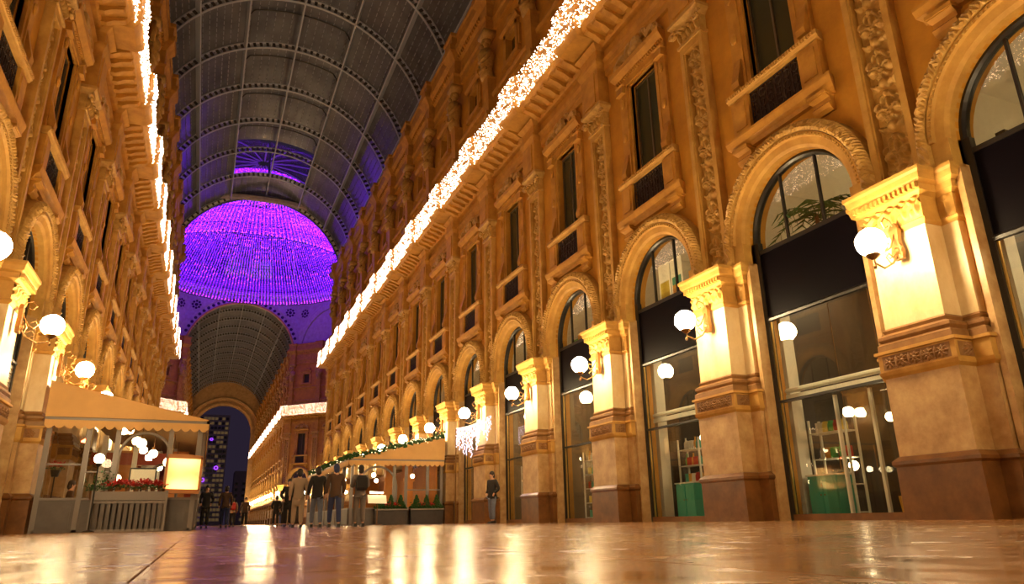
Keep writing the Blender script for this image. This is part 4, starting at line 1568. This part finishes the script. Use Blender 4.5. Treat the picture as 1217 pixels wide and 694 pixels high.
# balustrade planter with poinsettias before the left pavilion
t = empty('planter', None, (-1.72, 21.55, 0), label='slatted grey planter railing before the left pavilion', cat='planter')
for s in (-1, 1):
    build(MB().box(s * .86 - .03, s * .86 + .03, -.05, .05, 0, 1.02), 'post', 'kiosk_frame', t)
for i in range(12):
    build(MB().box(-.80 + 1.6 * (i + .5) / 12 - .045, -.80 + 1.6 * (i + .5) / 12 + .045, -.02, .02, .06, .70), 'slat', 'kiosk_panel', t)
build(MB().box(-.86, .86, -.04, .04, .0, .06), 'bottom_rail', 'kiosk_frame', t)
build(MB().box(-.86, .86, -.04, .04, .70, .76), 'middle_rail', 'kiosk_frame', t)
build(MB().box(-.84, .84, .02, .26, .78, 1.0), 'trough', 'kiosk_frame', t)
POIN = leaf_cluster(60, (.09, .07, .06), .10, 1).mesh('bracts', 'leaf_red')
POLE = leaf_cluster(30, (.09, .07, .04), .10, 2).mesh('leaves', 'leaf')
add('bracts', POIN, FLOWER_AT, (0, 0, 1.66), .4)
add('leaves', POLE, FLOWER_AT, (0, 0, 1.58), .9)
LNAME = ['leftmost', 'second', 'third', 'fourth', 'fifth', 'sixth', 'rightmost']
for i in range(7):
    p = empty('poinsettia', None, (-2.28 + .2 * i + .06, 21.69, 1.10 + .03 * ((i * 5) % 3)), label='%s red poinsettia in the planter before the left pavilion' % LNAME[i], cat='plant', group='poinsettias in the left planter')
    add('bracts', POIN, p, (0, 0, .03), i * 1.1)
    add('leaves', POLE, p, (0, 0, -.05), i * .7)
    build(MB().lathe([(.05, -.12), (.07, -.02), (.06, -.02)], (0, 0, 0), 8), 'pot', 'wood', p)
for i, x in enumerate((-2.62, -2.36)):
    p = empty('potted_bush', None, (x, 21.72, 1.0), label=('low' if i == 0 else 'taller') + ' green bush at the left end of the poinsettia planter', cat='plant')
    build(leaf_cluster(90, (.08, .08, .16 + .06 * i), .09, 5 + i), 'foliage', 'leaf', p, kind='stuff')
    build(MB().lathe([(.06, -.2), (.09, .02), (.08, .02)], (0, 0, 0), 8), 'pot', 'wood', p)

# right pavilion
mat('trough_dark', (0.05, 0.038, 0.035), 0.5, var=0.3)
RK_Y = 32.0
posts = [0.10, .75, 1.75, 2.3, 4.18]
kr, XRk = pavilion(10.18, -1, RK_Y, 4.25, 13.0, 2.80, 3.82, .66, posts, 'glazed cafe pavilion with garlanded awning against the right facade', 'kiosk_panel', 'orange_wall', True)
hoop_arch(kr, XRk(3.05), 1.62, .85, -.02, .05)
m = MB()
m.box(min(XRk(.2), XRk(.28)), max(XRk(.2), XRk(.28)), .3, 12, .1, 2.7)
build(m, 'inner_wall', 'orange_wall', kr)
m = MB()
for a in (1.1, 2.0):
    x = XRk(a)
    m.box(x - .22, x + .22, 2.0, 2.4, .03, 2.7)
    m.box(x - .28, x + .28, 1.94, 2.46, 1.95, 2.1)
build(m, 'inner_piers', 'orange_wall', kr, kind='stuff')
m = MB().box(XRk(1.7), XRk(.1), -.03, .03, 1.45, 1.50)
build(m, 'middle_rail', 'kiosk_frame', kr)
for loc, r, d in [((9.05, 33.2, 2.15), .10, 'near the wall'), ((6.6, 33.6, 2.0), .10, 'at the nave side'), ((6.35, 36.0, 2.1), .11, 'behind the nave-side posts'),
                  ((7.6, 35.0, 2.3), .11, 'in the middle'), ((6.4, 39.5, 2.1), .11, 'deep on the nave side'), ((8.4, 38.0, 2.2), .11, 'deep in the middle')]:
    globe_lamp(loc, r, max(.05, 2.75 - loc[2] - r), 'white globe inside the right cafe pavilion, ' + d, 'globes inside the right pavilion')
# planters and flowers
for i, (a0, a1) in enumerate(((.12, 1.62), (1.78, 3.2))):
    t = empty('planter', None, (XRk((a0 + a1) / 2) + kr.location.x, RK_Y - .32, 0), label=('long dark flower box by the wall pier' if i == 0 else 'long dark flower box by the menu stand') + ' before the right pavilion', cat='planter')
    w_ = (a1 - a0) / 2
    build(MB().stack(0, [(w_ - .04, .14, .0, -.14), (w_, .17, .58, -.17), (w_ + .03, .2, .60, -.2), (w_ + .03, .2, .66, -.2)]), 'trough', 'trough_dark', t)
    build(MB().box(-w_ - .03, w_ + .03, -.21, .21, .60, .66), 'rim', 'kiosk_frame', t)
    hd = MB()
    rh = random.Random(31 + i)
    for k in range(int(w_ * 260)):
        hd.tetra((rh.uniform(-w_, w_), rh.uniform(-.17, .17), .66 + abs(rh.gauss(0, .09))), rh.uniform(.02, .04))
    build(hd, 'foliage', 'leaf', t, kind='stuff')
    for q in range(3):
        x = t.location.x + (q - 1) * w_ * .62
        p = empty('conifer', None, (x, RK_Y - .32, .66), label='%s little cone conifer in the flower box %s' % (['wall-side', 'middle', 'nave-side'][2 - q], 'by the wall pier' if i == 0 else 'by the menu stand'), cat='plant', group='cone conifers by the right pavilion')
        mm = MB()
        rn = random.Random(q + i * 3)
        for k in range(110):
            h = rn.random()
            r = (.20 * (1 - h) + .02) * rn.uniform(.6, 1)
            a = rn.uniform(0, 6.28)
            mm.tetra((r * math.cos(a), r * math.sin(a), .08 + h * .5), .03)
        build(mm, 'foliage', 'leaf', p, kind='stuff')
        build(MB().tube([(0, 0, -.05), (0, 0, .5)], .015, 5), 'stem', 'wood', p)
        if q < 2:
            p = empty('poinsettia', None, (x + w_ * .31, RK_Y - .34, .74), label='%s red poinsettia in the flower box %s' % (['nave-side', 'wall-side'][q], 'by the wall pier' if i == 0 else 'by the menu stand'), cat='plant', group='poinsettias by the right pavilion')
            add('bracts', POIN, p, (0, 0, .04), q)
            add('leaves', POLE, p, (0, 0, -.03), q * 2)
# fir garland with lights on the gable edge and nave-side eave
g = empty('fir_garland', None, (0, 0, 0), label='fir garland with tiny lights along the roof edge of the right pavilion', cat='garland')
mm, ml = MB(), MB()
rn = random.Random(9)
path = [Vector((10.1, RK_Y - .2, 3.90)), Vector((8.2, RK_Y - .2, 3.44)), Vector((5.85, RK_Y - .2, 2.90)), Vector((5.85, RK_Y + 6, 2.92)), Vector((5.85, RK_Y + 12.5, 2.95))]
for a, b in zip(path[:-1], path[1:]):
    n = int((b - a).length * 60)
    for i in range(n):
        p = a.lerp(b, rn.random()) + Vector((rn.gauss(0, .05), rn.gauss(0, .05), rn.gauss(0, .06)))
        mm.tetra(p, rn.uniform(.03, .06))
        if i % 8 == 0:
            ml.tetra(p + Vector((0, -.05, 0)), .018)
build(mm, 'fir_twigs', 'leaf', g, kind='stuff')
mat('bulb_warm_small', (0.9, 0.8, 0.6), 0.4, emit=(1.0, 0.72, 0.4), es=4)
build(ml, 'fairy_lights', 'bulb_warm_small', g, kind='stuff')
# menu stand
t = empty('menu_stand', None, (6.72, 30.0, 0), label='lit menu lectern on a thin pole before the right pavilion', cat='menu stand')
build(MB().tube([(0, 0, .02), (0, 0, 1.0)], .02, 6), 'pole', 'brass', t)
build(MB().lathe([(.20, 0), (.20, .02), (.04, .05)], (0, 0, 0), 12), 'base', 'brass', t)
build(MB().loops([[(-.42, -.14, .86), (.36, -.14, .84), (.36, -.11, .84), (-.42, -.11, .86)], [(-.40, .12, 1.20), (.38, .12, 1.18), (.38, .15, 1.18), (-.40, .15, 1.20)]]), 'board', 'paper_lit', t)
build(MB().tube([(-.3, .14, 1.30), (.25, .14, 1.28)], .035, 8), 'lamp_tube', 'cafe_globe', t)
build(MB().tube([(0, .13, 1.16), (0, .16, 1.26)], .012, 5), 'lamp_arm', 'brass', t)

# icicle lights over the shop door next to the right pavilion
t = empty('icicle_lights', None, (WR, 30.05 - 2.6, 0), RZ_R, label='cold white icicle light strings hanging between two piers', cat='light string')
rn = random.Random(4)
for i in range(22):
    u = -1.9 + 4.0 * i / 21
    L_ = rn.uniform(.35, 1.35)
    zt = 3.95 - .10 * math.sin(PI * i / 21)
    o = build(MB().tube([(u, .95, zt), (u + rn.uniform(-.03, .03), .95, zt - L_)], .006, 3), 'light_string', 'white_metal', t)
    mm = MB()
    for k in range(int(L_ / .06)):
        mm.tetra((u + rn.uniform(-.04, .04), .95 + rn.uniform(-.04, .04), zt - k * .06), .018)
    build(mm, 'bulbs', 'bulb_icicle', o, kind='stuff')
mm = MB()
mm.tube([(-1.95 + 4.1 * i / 12, .95, 3.97 - .10 * math.sin(PI * i / 12)) for i in range(13)], .02, 5)
build(mm, 'carrier_cable', 'white_metal', t)
build(MB().tube([(2.2, .95, 0), (2.2, .95, 3.95)], .03, 6), 'support_pole', 'brass', t)

# ------------------------------------------------------------------ roller shutters on the left
SLAT = MB().mold(-1.36, 1.36, [(GN - .02, 0), (GN + .02, .02), (GN + .03, .07), (GN + .01, .115), (GN - .02, .118)]).mesh('slat', 'shutter')
for vis in (2, 3, 4):
    yc = Y_BAY0 + BAY * (vis + 1)
    t = empty('roller_shutter', None, (WL, yc, 0), RZ_L, label='grey roller shutter closing the %s arch of the left facade' % ORD[vis], cat='shutter', group='roller shutters on the left')
    for i in range(34):
        add('slat', SLAT, t, (0, 0, .05 + .12 * i))
    build(MB().box(-1.36, 1.36, GN - .03, GN + .04, 0, .05), 'bottom_bar', 'dark_metal', t)

# ------------------------------------------------------------------ shop contents on the right (u, n local to a bay)
def bay_y(vis):
    return Y_BAY0 + BAY * (vis + 1)


def in_bay(name, vis, u, n, z, label, cat, group=None, rz=0.0):
    return empty(name, None, (WR - n, bay_y(vis) + u, z), RZ_R + rz, label=label, cat=cat, group=group)


BOTTLE = MB().lathe([(.05, 0), (.055, .01), (.055, .18), (.02, .25), (.02, .30), (.026, .32)], (0, 0, 0), 8)
JAR = MB().lathe([(.07, 0), (.085, .02), (.085, .17), (.06, .2), (.07, .23), (.0, .24)], (0, 0, 0), 8)
BOXI = MB().box(-.085, .085, -.06, .06, 0, .22)
ITEM = {}
for nm, mb in (('bottle', BOTTLE), ('jar', JAR), ('gift_box', BOXI)):
    for mt in ('red_item', 'yellow_item', 'green_item', 'amber_item', 'shop_white', 'teal'):
        ITEM[nm, mt] = mb.mesh(nm, mt, nm != 'gift_box')
COLN = dict(red_item='red', yellow_item='yellow', green_item='green', amber_item='amber', shop_white='cream', teal='teal')
SHN = ['lowest', 'second', 'third', 'fourth', 'topmost']


def shelf_unit(vis, u, n, w_, h, levels, label, shopn, frame='white_metal', rz=0.0, fill=5, seed=1):
    t = in_bay('display_shelf', vis, u, n, .03, label, 'shelf', 'display shelves in the shops', rz)
    for s in (-1, 1):
        for q in (-1, 1):
            build(MB().box(s * w_ / 2 - .02, s * w_ / 2 + .02, q * .15 - .02, q * .15 + .02, 0, h), 'upright', frame, t)
    rn = random.Random(seed)
    for k in range(levels):
        z = .12 + (h - .4) * k / max(1, levels - 1)
        build(MB().box(-w_ / 2, w_ / 2, -.17, .17, z - .02, z), 'shelf_board', frame, t)
        for i in range(fill):
            nm = rn.choice(['bottle', 'jar', 'gift_box', 'gift_box'])
            mt = rn.choice(list(COLN))
            uu = -w_ / 2 + .1 + (w_ - .2) * (i + .5) / fill
            c, s_ = math.cos(RZ_R + rz), math.sin(RZ_R + rz)
            add(nm, ITEM[nm, mt], None, (t.location.x + c * uu, t.location.y + s_ * uu, .03 + z), RZ_R + rz,
                label='%s %s, %s along the %s board of the %s' % (COLN[mt], nm.replace('_', ' '), ORD[i + 1], SHN[min(k, 4)], shopn), cat=nm.replace('_', ' '), group='goods on the %s' % shopn)
    return t


def cabinet(vis, u, n, w_, h, label, m_='teal'):
    t = in_bay('low_cabinet', vis, u, n, .03, label, 'cabinet', 'teal cabinets in the shops')
    build(MB().box(-w_ / 2, w_ / 2, -.22, .22, 0, h), 'body', m_, t)
    for s in (-1, 1):
        d = build(MB().box(s * w_ / 4 - w_ / 4 + .02, s * w_ / 4 + w_ / 4 - .02, .22, .24, .06, h - .05), 'door', m_, t)
        build(MB().ball((s * .05, .25, h * .55), .018, 6, 4), 'knob', 'brass', d)
    build(MB().box(-w_ / 2 - .02, w_ / 2 + .02, -.24, .25, h, h + .03), 'cabinet_top', 'shop_white', t)
    return t


# second arch (largest shop window)
V = 2
cabinet(V, .95, -.75, .75, .82, 'teal cabinet at the foot of the second shop window')
shelf_unit(V, 1.02, -1.10, .95, 2.0, 4, 'white display shelf behind the teal cabinet of the second shop', "second shop's white shelf", seed=2)
shelf_unit(V, -.2, -2.4, 1.2, 1.9, 4, 'dark wooden display shelf deep in the second shop', "second shop's wooden shelf", 'wood', seed=4)
t = in_bay('handrail', V, 0, -.42, 2.60, 'thick white tube rail across the second shop window', 'rail')
build(MB().tube([(-1.45, 0, .04), (1.45, 0, .04)], .055, 8), 'tube', 'white_metal', t)
build(MB().box(-1.45, 1.45, -.04, .04, -.16, -.05), 'beam', 'white_metal', t)
for i, (u, n) in enumerate(((.28, -.5), (-.55, -.5), (-.95, -.7))):
    t = in_bay('door_leaf', V, u, n, .03, '%s upright grey glass door edge in the second shop window' % ['far', 'middle', 'near'][i], 'door')
    build(MB().box(-.03, .03, -.03, .03, 0, 2.35), 'stile', 'shop_white', t)
    build(MB().box(.03, .55, -.006, .006, .08, 2.3), 'pane', 'kiosk_glass', t)
    build(MB().tube([(.08, .04, .9), (.08, .04, 1.3)], .012, 6), 'handle', 'brass', t)
t = in_bay('wall_partition', V, 1.75, -2.2, 0, 'pale partition wall at the left side of the second shop', 'wall')
t['kind'] = 'structure'
build(MB().box(-.1, .2, -1.6, 1.6, .03, 5.45), 'panel', 'shop_dark', t)
build(MB().box(-.26, .0, 1.35, 1.65, .03, 5.45), 'pillar', 'shop_white', t)
for i, (u, n, c) in enumerate(((-.9, -1.7, 'red_item'), (-.7, -1.4, 'green_item'), (.1, -1.9, 'amber_item'))):
    t = in_bay('floor_bag', V, u, n, .03, '%s standing bag on the floor of the second shop' % COLN[c], 'bag')
    build(MB().stack(0, [(.16, .09, 0, -.09), (.19, .11, .4, -.11)]), 'bag_body', c, t)
    build(MB().tube([(-.08, 0, .4), (-.06, 0, .55), (.06, 0, .55), (.08, 0, .4)], .01, 5), 'handle', 'wood', t)
# lamps inside second shop
for i, (u, n, z) in enumerate(((.55, -2.3, 2.05), (-.1, -2.2, 2.05), (.8, -1.3, 1.05))):
    t = in_bay('globe_lamp', V, u, n, z, 'small white globe hanging in the second shop, %s' % ['far side', 'near side', 'low by the shelf'][i], 'lamp', 'globes in the second shop')
    build(MB().ball((0, 0, 0), .10, 10, 7), 'globe', 'cafe_globe', t, True)
    build(MB().tube([(0, 0, .1), (0, 0, 5.4 - z)], .008, 4), 'cord', 'brass', t)
# third arch
V = 3
cabinet(V, .55, -.8, .8, .9, 'teal cabinet in the third shop window')
shelf_unit(V, .9, -1.2, .9, 2.1, 5, 'white display shelf in the third shop', "third shop's white shelf", seed=8)
shelf_unit(V, -.45, -1.9, 1.0, 1.9, 5, 'pale shelf deep in the third shop', "third shop's pale shelf", 'shop_white', seed=9)
t = in_bay('handrail', V, 0, -.42, 2.75, 'white tube rail across the third shop window', 'rail')
build(MB().tube([(-1.45, 0, .04), (1.45, 0, .04)], .055, 8), 'tube', 'white_metal', t)
build(MB().box(-1.45, 1.45, -.04, .04, -.16, -.05), 'beam', 'white_metal', t)
t = in_bay('wall_partition', V, 1.75, -2.2, 0, 'pale partition wall at the left side of the third shop', 'wall')
t['kind'] = 'structure'
build(MB().box(-.1, .2, -1.6, 1.6, .03, 5.45), 'panel', 'shop_dark', t)
build(MB().box(-.26, .0, 1.35, 1.65, .03, 5.45), 'pillar', 'shop_white', t)
t = in_bay('globe_lamp', V, -.35, -1.6, 2.0, 'small white globe hanging in the third shop', 'lamp')
build(MB().ball((0, 0, 0), .10, 10, 7), 'globe', 'cafe_globe', t, True)
build(MB().tube([(0, 0, .1), (0, 0, 3.4)], .008, 4), 'cord', 'brass', t)
# fourth arch
V = 4
shelf_unit(V, .7, -.9, 1.1, 2.2, 5, 'white display shelf in the fourth shop', "fourth shop's white shelf", seed=12)
shelf_unit(V, -.5, -1.3, .9, 2.0, 5, 'wooden display shelf in the fourth shop', "fourth shop's wooden shelf", 'wood', seed=13)
# fifth arch: shelves beside the man
V = 5
shelf_unit(V, .3, -.8, 1.8, 2.1, 5, 'wide white display shelf in the fifth shop', "fifth shop's white shelf", seed=15, fill=7)
# first arch (right edge): pale goods
V = 1
shelf_unit(V, .8, -.9, 1.0, 2.1, 4, 'white display shelf in the first shop at the picture edge', "first shop's white shelf", seed=16)
t = in_bay('wall_partition', V, 1.75, -2.2, 0, 'pale partition wall at the left side of the first shop', 'wall')
t['kind'] = 'structure'
build(MB().box(-.1, .2, -1.6, 1.6, .03, 5.45), 'panel', 'shop_dark', t)
build(MB().box(-.26, .0, 1.35, 1.65, .03, 5.45), 'pillar', 'shop_white', t)
# mezzanine contents
# palm behind the second lunette
t = in_bay('potted_palm', 2, .42, -1.0, 5.66, 'potted palm behind the lunette of the second arch', 'plant')
t.scale = (1.5, 1.5, 1.35)
build(MB().lathe([(.13, 0), (.17, .22), (.15, .22)], (0, 0, 0), 10), 'pot', 'shop_white', t)
build(MB().tube([(0, 0, .2), (.02, 0, .6)], .03, 6), 'trunk', 'wood', t)
rn = random.Random(2)
for k in range(13):
    a = 2 * PI * k / 13 + rn.uniform(-.2, .2)
    el = rn.uniform(.5, 1.2)
    m = MB()
    sp = []
    for i in range(8):
        s = i / 7
        rr = .72 * s * math.cos(el * (1 - .4 * s)) + .05
        sp.append(Vector((rr * math.cos(a), rr * math.sin(a) * .8, .55 + .75 * s * math.sin(el) - .55 * s * s)))
    m.tube(sp, .008, 4)
    for i in range(1, 8):
        for sd in (-1, 1):
            p = sp[i]
            d = Vector((-math.sin(a) * sd, math.cos(a) * sd, -.5)) * .16 + (sp[i] - sp[i - 1]) * .8
            b = len(m.v)
            w2 = Vector((0, 0, .02))
            m.v += [tuple(p - w2), tuple(p + w2), tuple(p + d)]
            m.v += [tuple(p - w2 + Vector((.004, .004, 0))), tuple(p + w2 + Vector((.004, .004, 0))), tuple(p + d + Vector((.004, .004, 0)))]
            m.f += [(b, b + 1, b + 2), (b + 5, b + 4, b + 3), (b, b + 3, b + 4, b + 1), (b + 1, b + 4, b + 5, b + 2), (b + 2, b + 5, b + 3, b)]
    build(m, 'frond', 'leaf', t)
# posters behind the third lunette
for i, (u, c, lab) in enumerate(((.28, 'yellow_item', 'pale poster with a yellow picture'), (-.28, 'amber_item', 'pale poster with an amber picture'))):
    t = in_bay('poster', 3, u, -.32, 5.82, lab + ' behind the lunette of the third arch', 'poster', None)
    build(MB().box(-.25, .25, -.01, .01, 0, 1.05), 'sheet', 'paper_lit', t)
    build(MB().box(-.20, .20, .01, .014, .08, .52), 'picture', c, t)
    if i == 1:
        build(MB().box(-.20, .20, .014, .016, .30, .52), 'picture_sky', 'teal', t)
for i, (u, c, w_) in enumerate(((.75, 'green_item', .16), (.35, 'amber_item', .2), (-.3, 'shop_white', .25), (-.75, 'yellow_item', .14))):
    t = in_bay('carton', 4, u, -.5, 5.66, '%s carton behind the lunette of the fourth arch' % COLN[c], 'box', 'cartons in the fourth lunette')
    build(MB().box(-w_, w_, -.12, .12, 0, .34 + .1 * (i % 2)), 'carton_body', c, t)
    build(MB().box(-w_ - .01, w_ + .01, -.13, .13, .34 + .1 * (i % 2), .39 + .1 * (i % 2)), 'lid', 'shop_white', t)
t = in_bay('dark_sofa', 1, .55, -1.2, 5.66, 'dark sofa behind the lunette of the first arch', 'sofa')
build(MB().box(-.7, .7, -.3, .3, .08, .42), 'seat', 'cloth_black', t)
build(MB().box(-.7, .7, -.42, -.3, .08, .85), 'backrest', 'cloth_black', t)
for s in (-1, 1):
    build(MB().box(s * .78 - .08, s * .78 + .08, -.42, .3, .08, .6), 'armrest', 'cloth_black', t)
    build(MB().box(s * .7 - .03, s * .7 + .03, -.2, .2, 0, .08), 'foot', 'wood', t)

# ------------------------------------------------------------------ people
def skin_mesh(name, pts, edges, m, sub=1):
    me = bpy.data.meshes.new(name)
    me.from_pydata([p[:3] for p in pts], edges, [])
    me.materials.append(MATS[m])
    o = bpy.data.objects.new(name, me)
    COL.objects.link(o)
    md = o.modifiers.new('skin', 'SKIN')
    md.use_smooth_shade = True
    for i, p in enumerate(pts):
        sv = me.skin_vertices[0].data[i]
        r = p[3]
        sv.radius = (r, r) if not isinstance(r, tuple) else r
        sv.use_root = (i == 0)
    s = o.modifiers.new('sub', 'SUBSURF')
    s.levels = sub
    s.render_levels = sub
    return o


def person(loc, facing, label, top, legs, h=1.74, stride=.14, arms='down', bag=None, hood=None, sit=False, group=None, long_coat=False):
    """facing: angle of the look direction in the ground plane"""
    k = h / 1.74
    rz = facing - PI / 2             # local +y is the look direction
    t = empty('person', None, loc, rz, label=label, cat='person', group=group)
    t.scale = (k, k, k)
    hip = .93
    lf, rf = stride, -stride
    if arms == 'down':
        LE, LW, RE_, RW = (-.25, -.03, 1.14), (-.25, .06, .90), (.25, .02, 1.14), (.25, .10, .90)
    elif arms == 'pockets':
        LE, LW, RE_, RW = (-.28, -.07, 1.15), (-.19, .10, .98), (.28, -.07, 1.15), (.19, .10, .98)
    elif arms == 'book':
        LE, LW, RE_, RW = (-.25, .04, 1.15), (-.12, .26, 1.16), (.25, .04, 1.15), (.12, .26, 1.16)
    else:
        LE, LW, RE_, RW = (-.26, -.03, 1.14), (-.24, .05, .90), (.27, .06, 1.16), (.14, .24, 1.28)
    SL, SR = (-.175, 0, 1.42), (.175, 0, 1.42)
    if sit:
        kl, kr_ = (-.11, .42, .50), (.11, .42, .50)
        fl, fr = (-.11, .44, .07), (.11, .44, .07)
        hip = .52
        dz = -.40
    else:
        kl, kr_ = (-.10, lf * .6 + .03, .50), (.10, rf * .6 + .03, .50)
        fl, fr = (-.10, lf, .08), (.10, rf, .08)
        dz = 0
    Z = lambda p: (p[0], p[1], p[2] + dz)
    SL, SR, LE, LW, RE_, RW = map(Z, (SL, SR, LE, LW, RE_, RW))
    # the body, one continuous figure with hands
    pts = [(0, 0, hip, (.13, .10)), (0, 0, 1.12 + dz, (.12, .09)), (0, 0, 1.36 + dz, (.14, .09)), (0, .0, 1.47 + dz, .055), (0, .02, 1.55 + dz, .06), (0, .03, 1.63 + dz, (.078, .095)), (0, .02, 1.70 + dz, (.06, .075)),
           (*SL, .06), (*LE, .045), (*LW, .032), (LW[0], LW[1] + .03, LW[2] - .09, .034), (*SR, .06), (*RE_, .045), (*RW, .032), (RW[0], RW[1] + .03, RW[2] - .09, .034),
           (-.09, 0, hip - .05, .085), (*kl, .06), (*fl, .04), (.09, 0, hip - .05, .085), (*kr_, .06), (*fr, .04)]
    ed = [(0, 1), (1, 2), (2, 3), (3, 4), (4, 5), (5, 6), (2, 7), (7, 8), (8, 9), (9, 10), (2, 11), (11, 12), (12, 13), (13, 14), (0, 15), (15, 16), (16, 17), (0, 18), (18, 19), (19, 20)]
    o = skin_mesh('body', pts, ed, 'skin')
    o.parent = t
    hem = hip - (.32 if long_coat and not sit else .06)
    pts = [(0, 0, hip + .04, (.17, .13)), (0, 0, 1.15 + dz, (.155, .12)), (0, 0, 1.36 + dz, (.175, .125)), (0, 0, 1.455 + dz, (.085, .08)), (*SL, .085), (*LE, .068), (LW[0], LW[1], LW[2] + .02, .05), (*SR, .085), (*RE_, .068), (RW[0], RW[1], RW[2] + .02, .05),
           (0, 0, hem, (.175, .135))]
    ed = [(0, 1), (1, 2), (2, 3), (2, 4), (4, 5), (5, 6), (2, 7), (7, 8), (8, 9), (0, 10)]
    o = skin_mesh('jacket', pts, ed, top)
    o.parent = t
    pts = [(0, 0, hip + .03, (.155, .12)), (-.09, 0, hip - .08, .105), ((kl[0] - .0), kl[1], kl[2], .082), (fl[0], fl[1], fl[2] + .03, .07), (.09, 0, hip - .08, .105), (kr_[0], kr_[1], kr_[2], .082), (fr[0], fr[1], fr[2] + .03, .07)]
    ed = [(0, 1), (1, 2), (2, 3), (0, 4), (4, 5), (5, 6)]
    o = skin_mesh('trousers', pts, ed, legs)
    o.parent = t
    m = MB()
    m.ball((0, .0, 1.675 + dz), .102, 10, 7, (.90, 1.0, 1.0))
    m.ball((0, -.04, 1.60 + dz), .085, 8, 6, (1, .8, 1.1))
    build(m, 'hair' if not hood else 'hood', hood or 'hair', t, True)
    m = MB().ball((0, .125, 1.615 + dz), .02, 6, 4, (.8, 1, 1.4))
    for s in (-1, 1):
        m.ball((s * .088, .02, 1.62 + dz), .022, 6, 4, (.5, .8, 1.3))
    build(m, 'nose_and_ears', 'skin', t, True)
    for f in (fl, fr):
        m = MB().loops([[(f[0] - .045, f[1] - .09, 0), (f[0] + .045, f[1] - .09, 0), (f[0] + .05, f[1] + .17, 0), (f[0] - .05, f[1] + .17, 0)],
                        [(f[0] - .04, f[1] - .08, .09), (f[0] + .04, f[1] - .08, .09), (f[0] + .04, f[1] + .15, .05), (f[0] - .04, f[1] + .15, .05)]])
        build(m, 'shoe', 'shoe', t)
    if bag:
        m = MB().stack(0, [(.13, -.10, 1.02, -.24), (.16, -.10, 1.1, -.30), (.15, -.10, 1.38, -.27), (.1, -.1, 1.45, -.2)])
        b = build(m, 'backpack', bag, t)
    return t


FWD, BACK = PI / 2, -PI / 2
person((.22, 35, 0), BACK, 'dark silhouette standing by the corner of the left pavilion', 'cloth_black', 'cloth_black', 1.78, .05, 'pockets', long_coat=True)
person((1.02, 35, 0), FWD, 'walker in brown jacket and blue trousers left of the nave middle', 'cloth_brown', 'cloth_blue', 1.76, .2, 'down')
person((1.85, 48, 0), FWD, 'small distant walker in orange-brown coat', 'cloth_tan', 'cloth_black', 1.68, .2, 'down', bag='red_item')
person((2.55, 48, 0), BACK, 'distant walker in dark coat beside the tan-coated one', 'cloth_brown', 'cloth_black', 1.70, .15, 'down')
person((4.2, 46, 0), FWD, 'distant walker in black, left one of a pair', 'cloth_black', 'cloth_black', 1.72, .15, 'pockets')
person((4.75, 46.6, 0), FWD, 'distant walker in dark grey, right one of a pair', 'cloth_grey', 'cloth_black', 1.70, .1, 'down')
person((3.18, 30, 0), BACK, 'man in long black coat standing in the nave', 'cloth_black', 'cloth_black', 1.80, .08, 'pockets', long_coat=True)
person((2.72, 23.0, 0), FWD, 'stroller in tan coat and pale trousers', 'cloth_tan', 'cloth_tan', 1.70, .16, 'down', long_coat=True)
person((3.22, 22.6, 0), FWD, 'stroller in dark jacket and faded blue jeans', 'cloth_black', 'denim', 1.74, .2, 'down')
person((3.62, 21.8, 0), FWD, 'stroller in brown-black jacket with dark blue trousers', 'cloth_brown', 'cloth_blue', 1.76, .2, 'down', hood='cloth_blue')
person((4.45, 22.3, 0), FWD, 'man with a black backpack and grey trousers near the menu stand', 'cloth_grey', 'cloth_grey', 1.78, .06, 'book', bag='cloth_black')
person((9.75, 24.75, 0), math.radians(200), 'man in black jacket and jeans leaning by the fourth pier', 'cloth_black', 'denim', 1.80, .05, 'pockets')
person((-3.36, 23.4, .03), 0.2, 'seated guest in dark jacket inside the left pavilion', 'cloth_brown', 'cloth_black', 1.72, 0, 'book', sit=True)
person((3.3, 62, 0), BACK, 'tiny far walker in grey near the octagon', 'cloth_grey', 'cloth_black', 1.72, .2)
person((6.3, 66, 0), FWD, 'tiny far walker in black on the right near the octagon', 'cloth_black', 'cloth_blue', 1.72, .2)
# cafe chair for the seated guest
t = empty('cafe_chair', None, (-3.38, 23.4, .03), 0.2 - PI / 2, label='dark wooden cafe chair under the seated guest', cat='chair')
build(MB().box(-.21, .21, -.2, .2, .40, .44), 'seat', 'wood', t)
for s in (-1, 1):
    for q in (-1, 1):
        build(MB().box(s * .18 - .02, s * .18 + .02, q * .17 - .02, q * .17 + .02, 0, .40), 'leg', 'wood', t)
build(MB().box(-.2, .2, -.23, -.2, .5, .9), 'backrest', 'wood', t)
t = empty('cafe_table', None, (-2.66, 23.5, .03), label='small round cafe table before the seated guest', cat='table')
build(MB().lathe([(.32, .70), (.33, .72), (.32, .74)], (0, 0, 0), 16), 'tabletop', 'shop_white', t)
build(MB().tube([(0, 0, .02), (0, 0, .70)], .03, 8), 'stem', 'dark_metal', t)
build(MB().lathe([(.22, 0), (.22, .02), (.04, .05)], (0, 0, 0), 12), 'base', 'dark_metal', t)
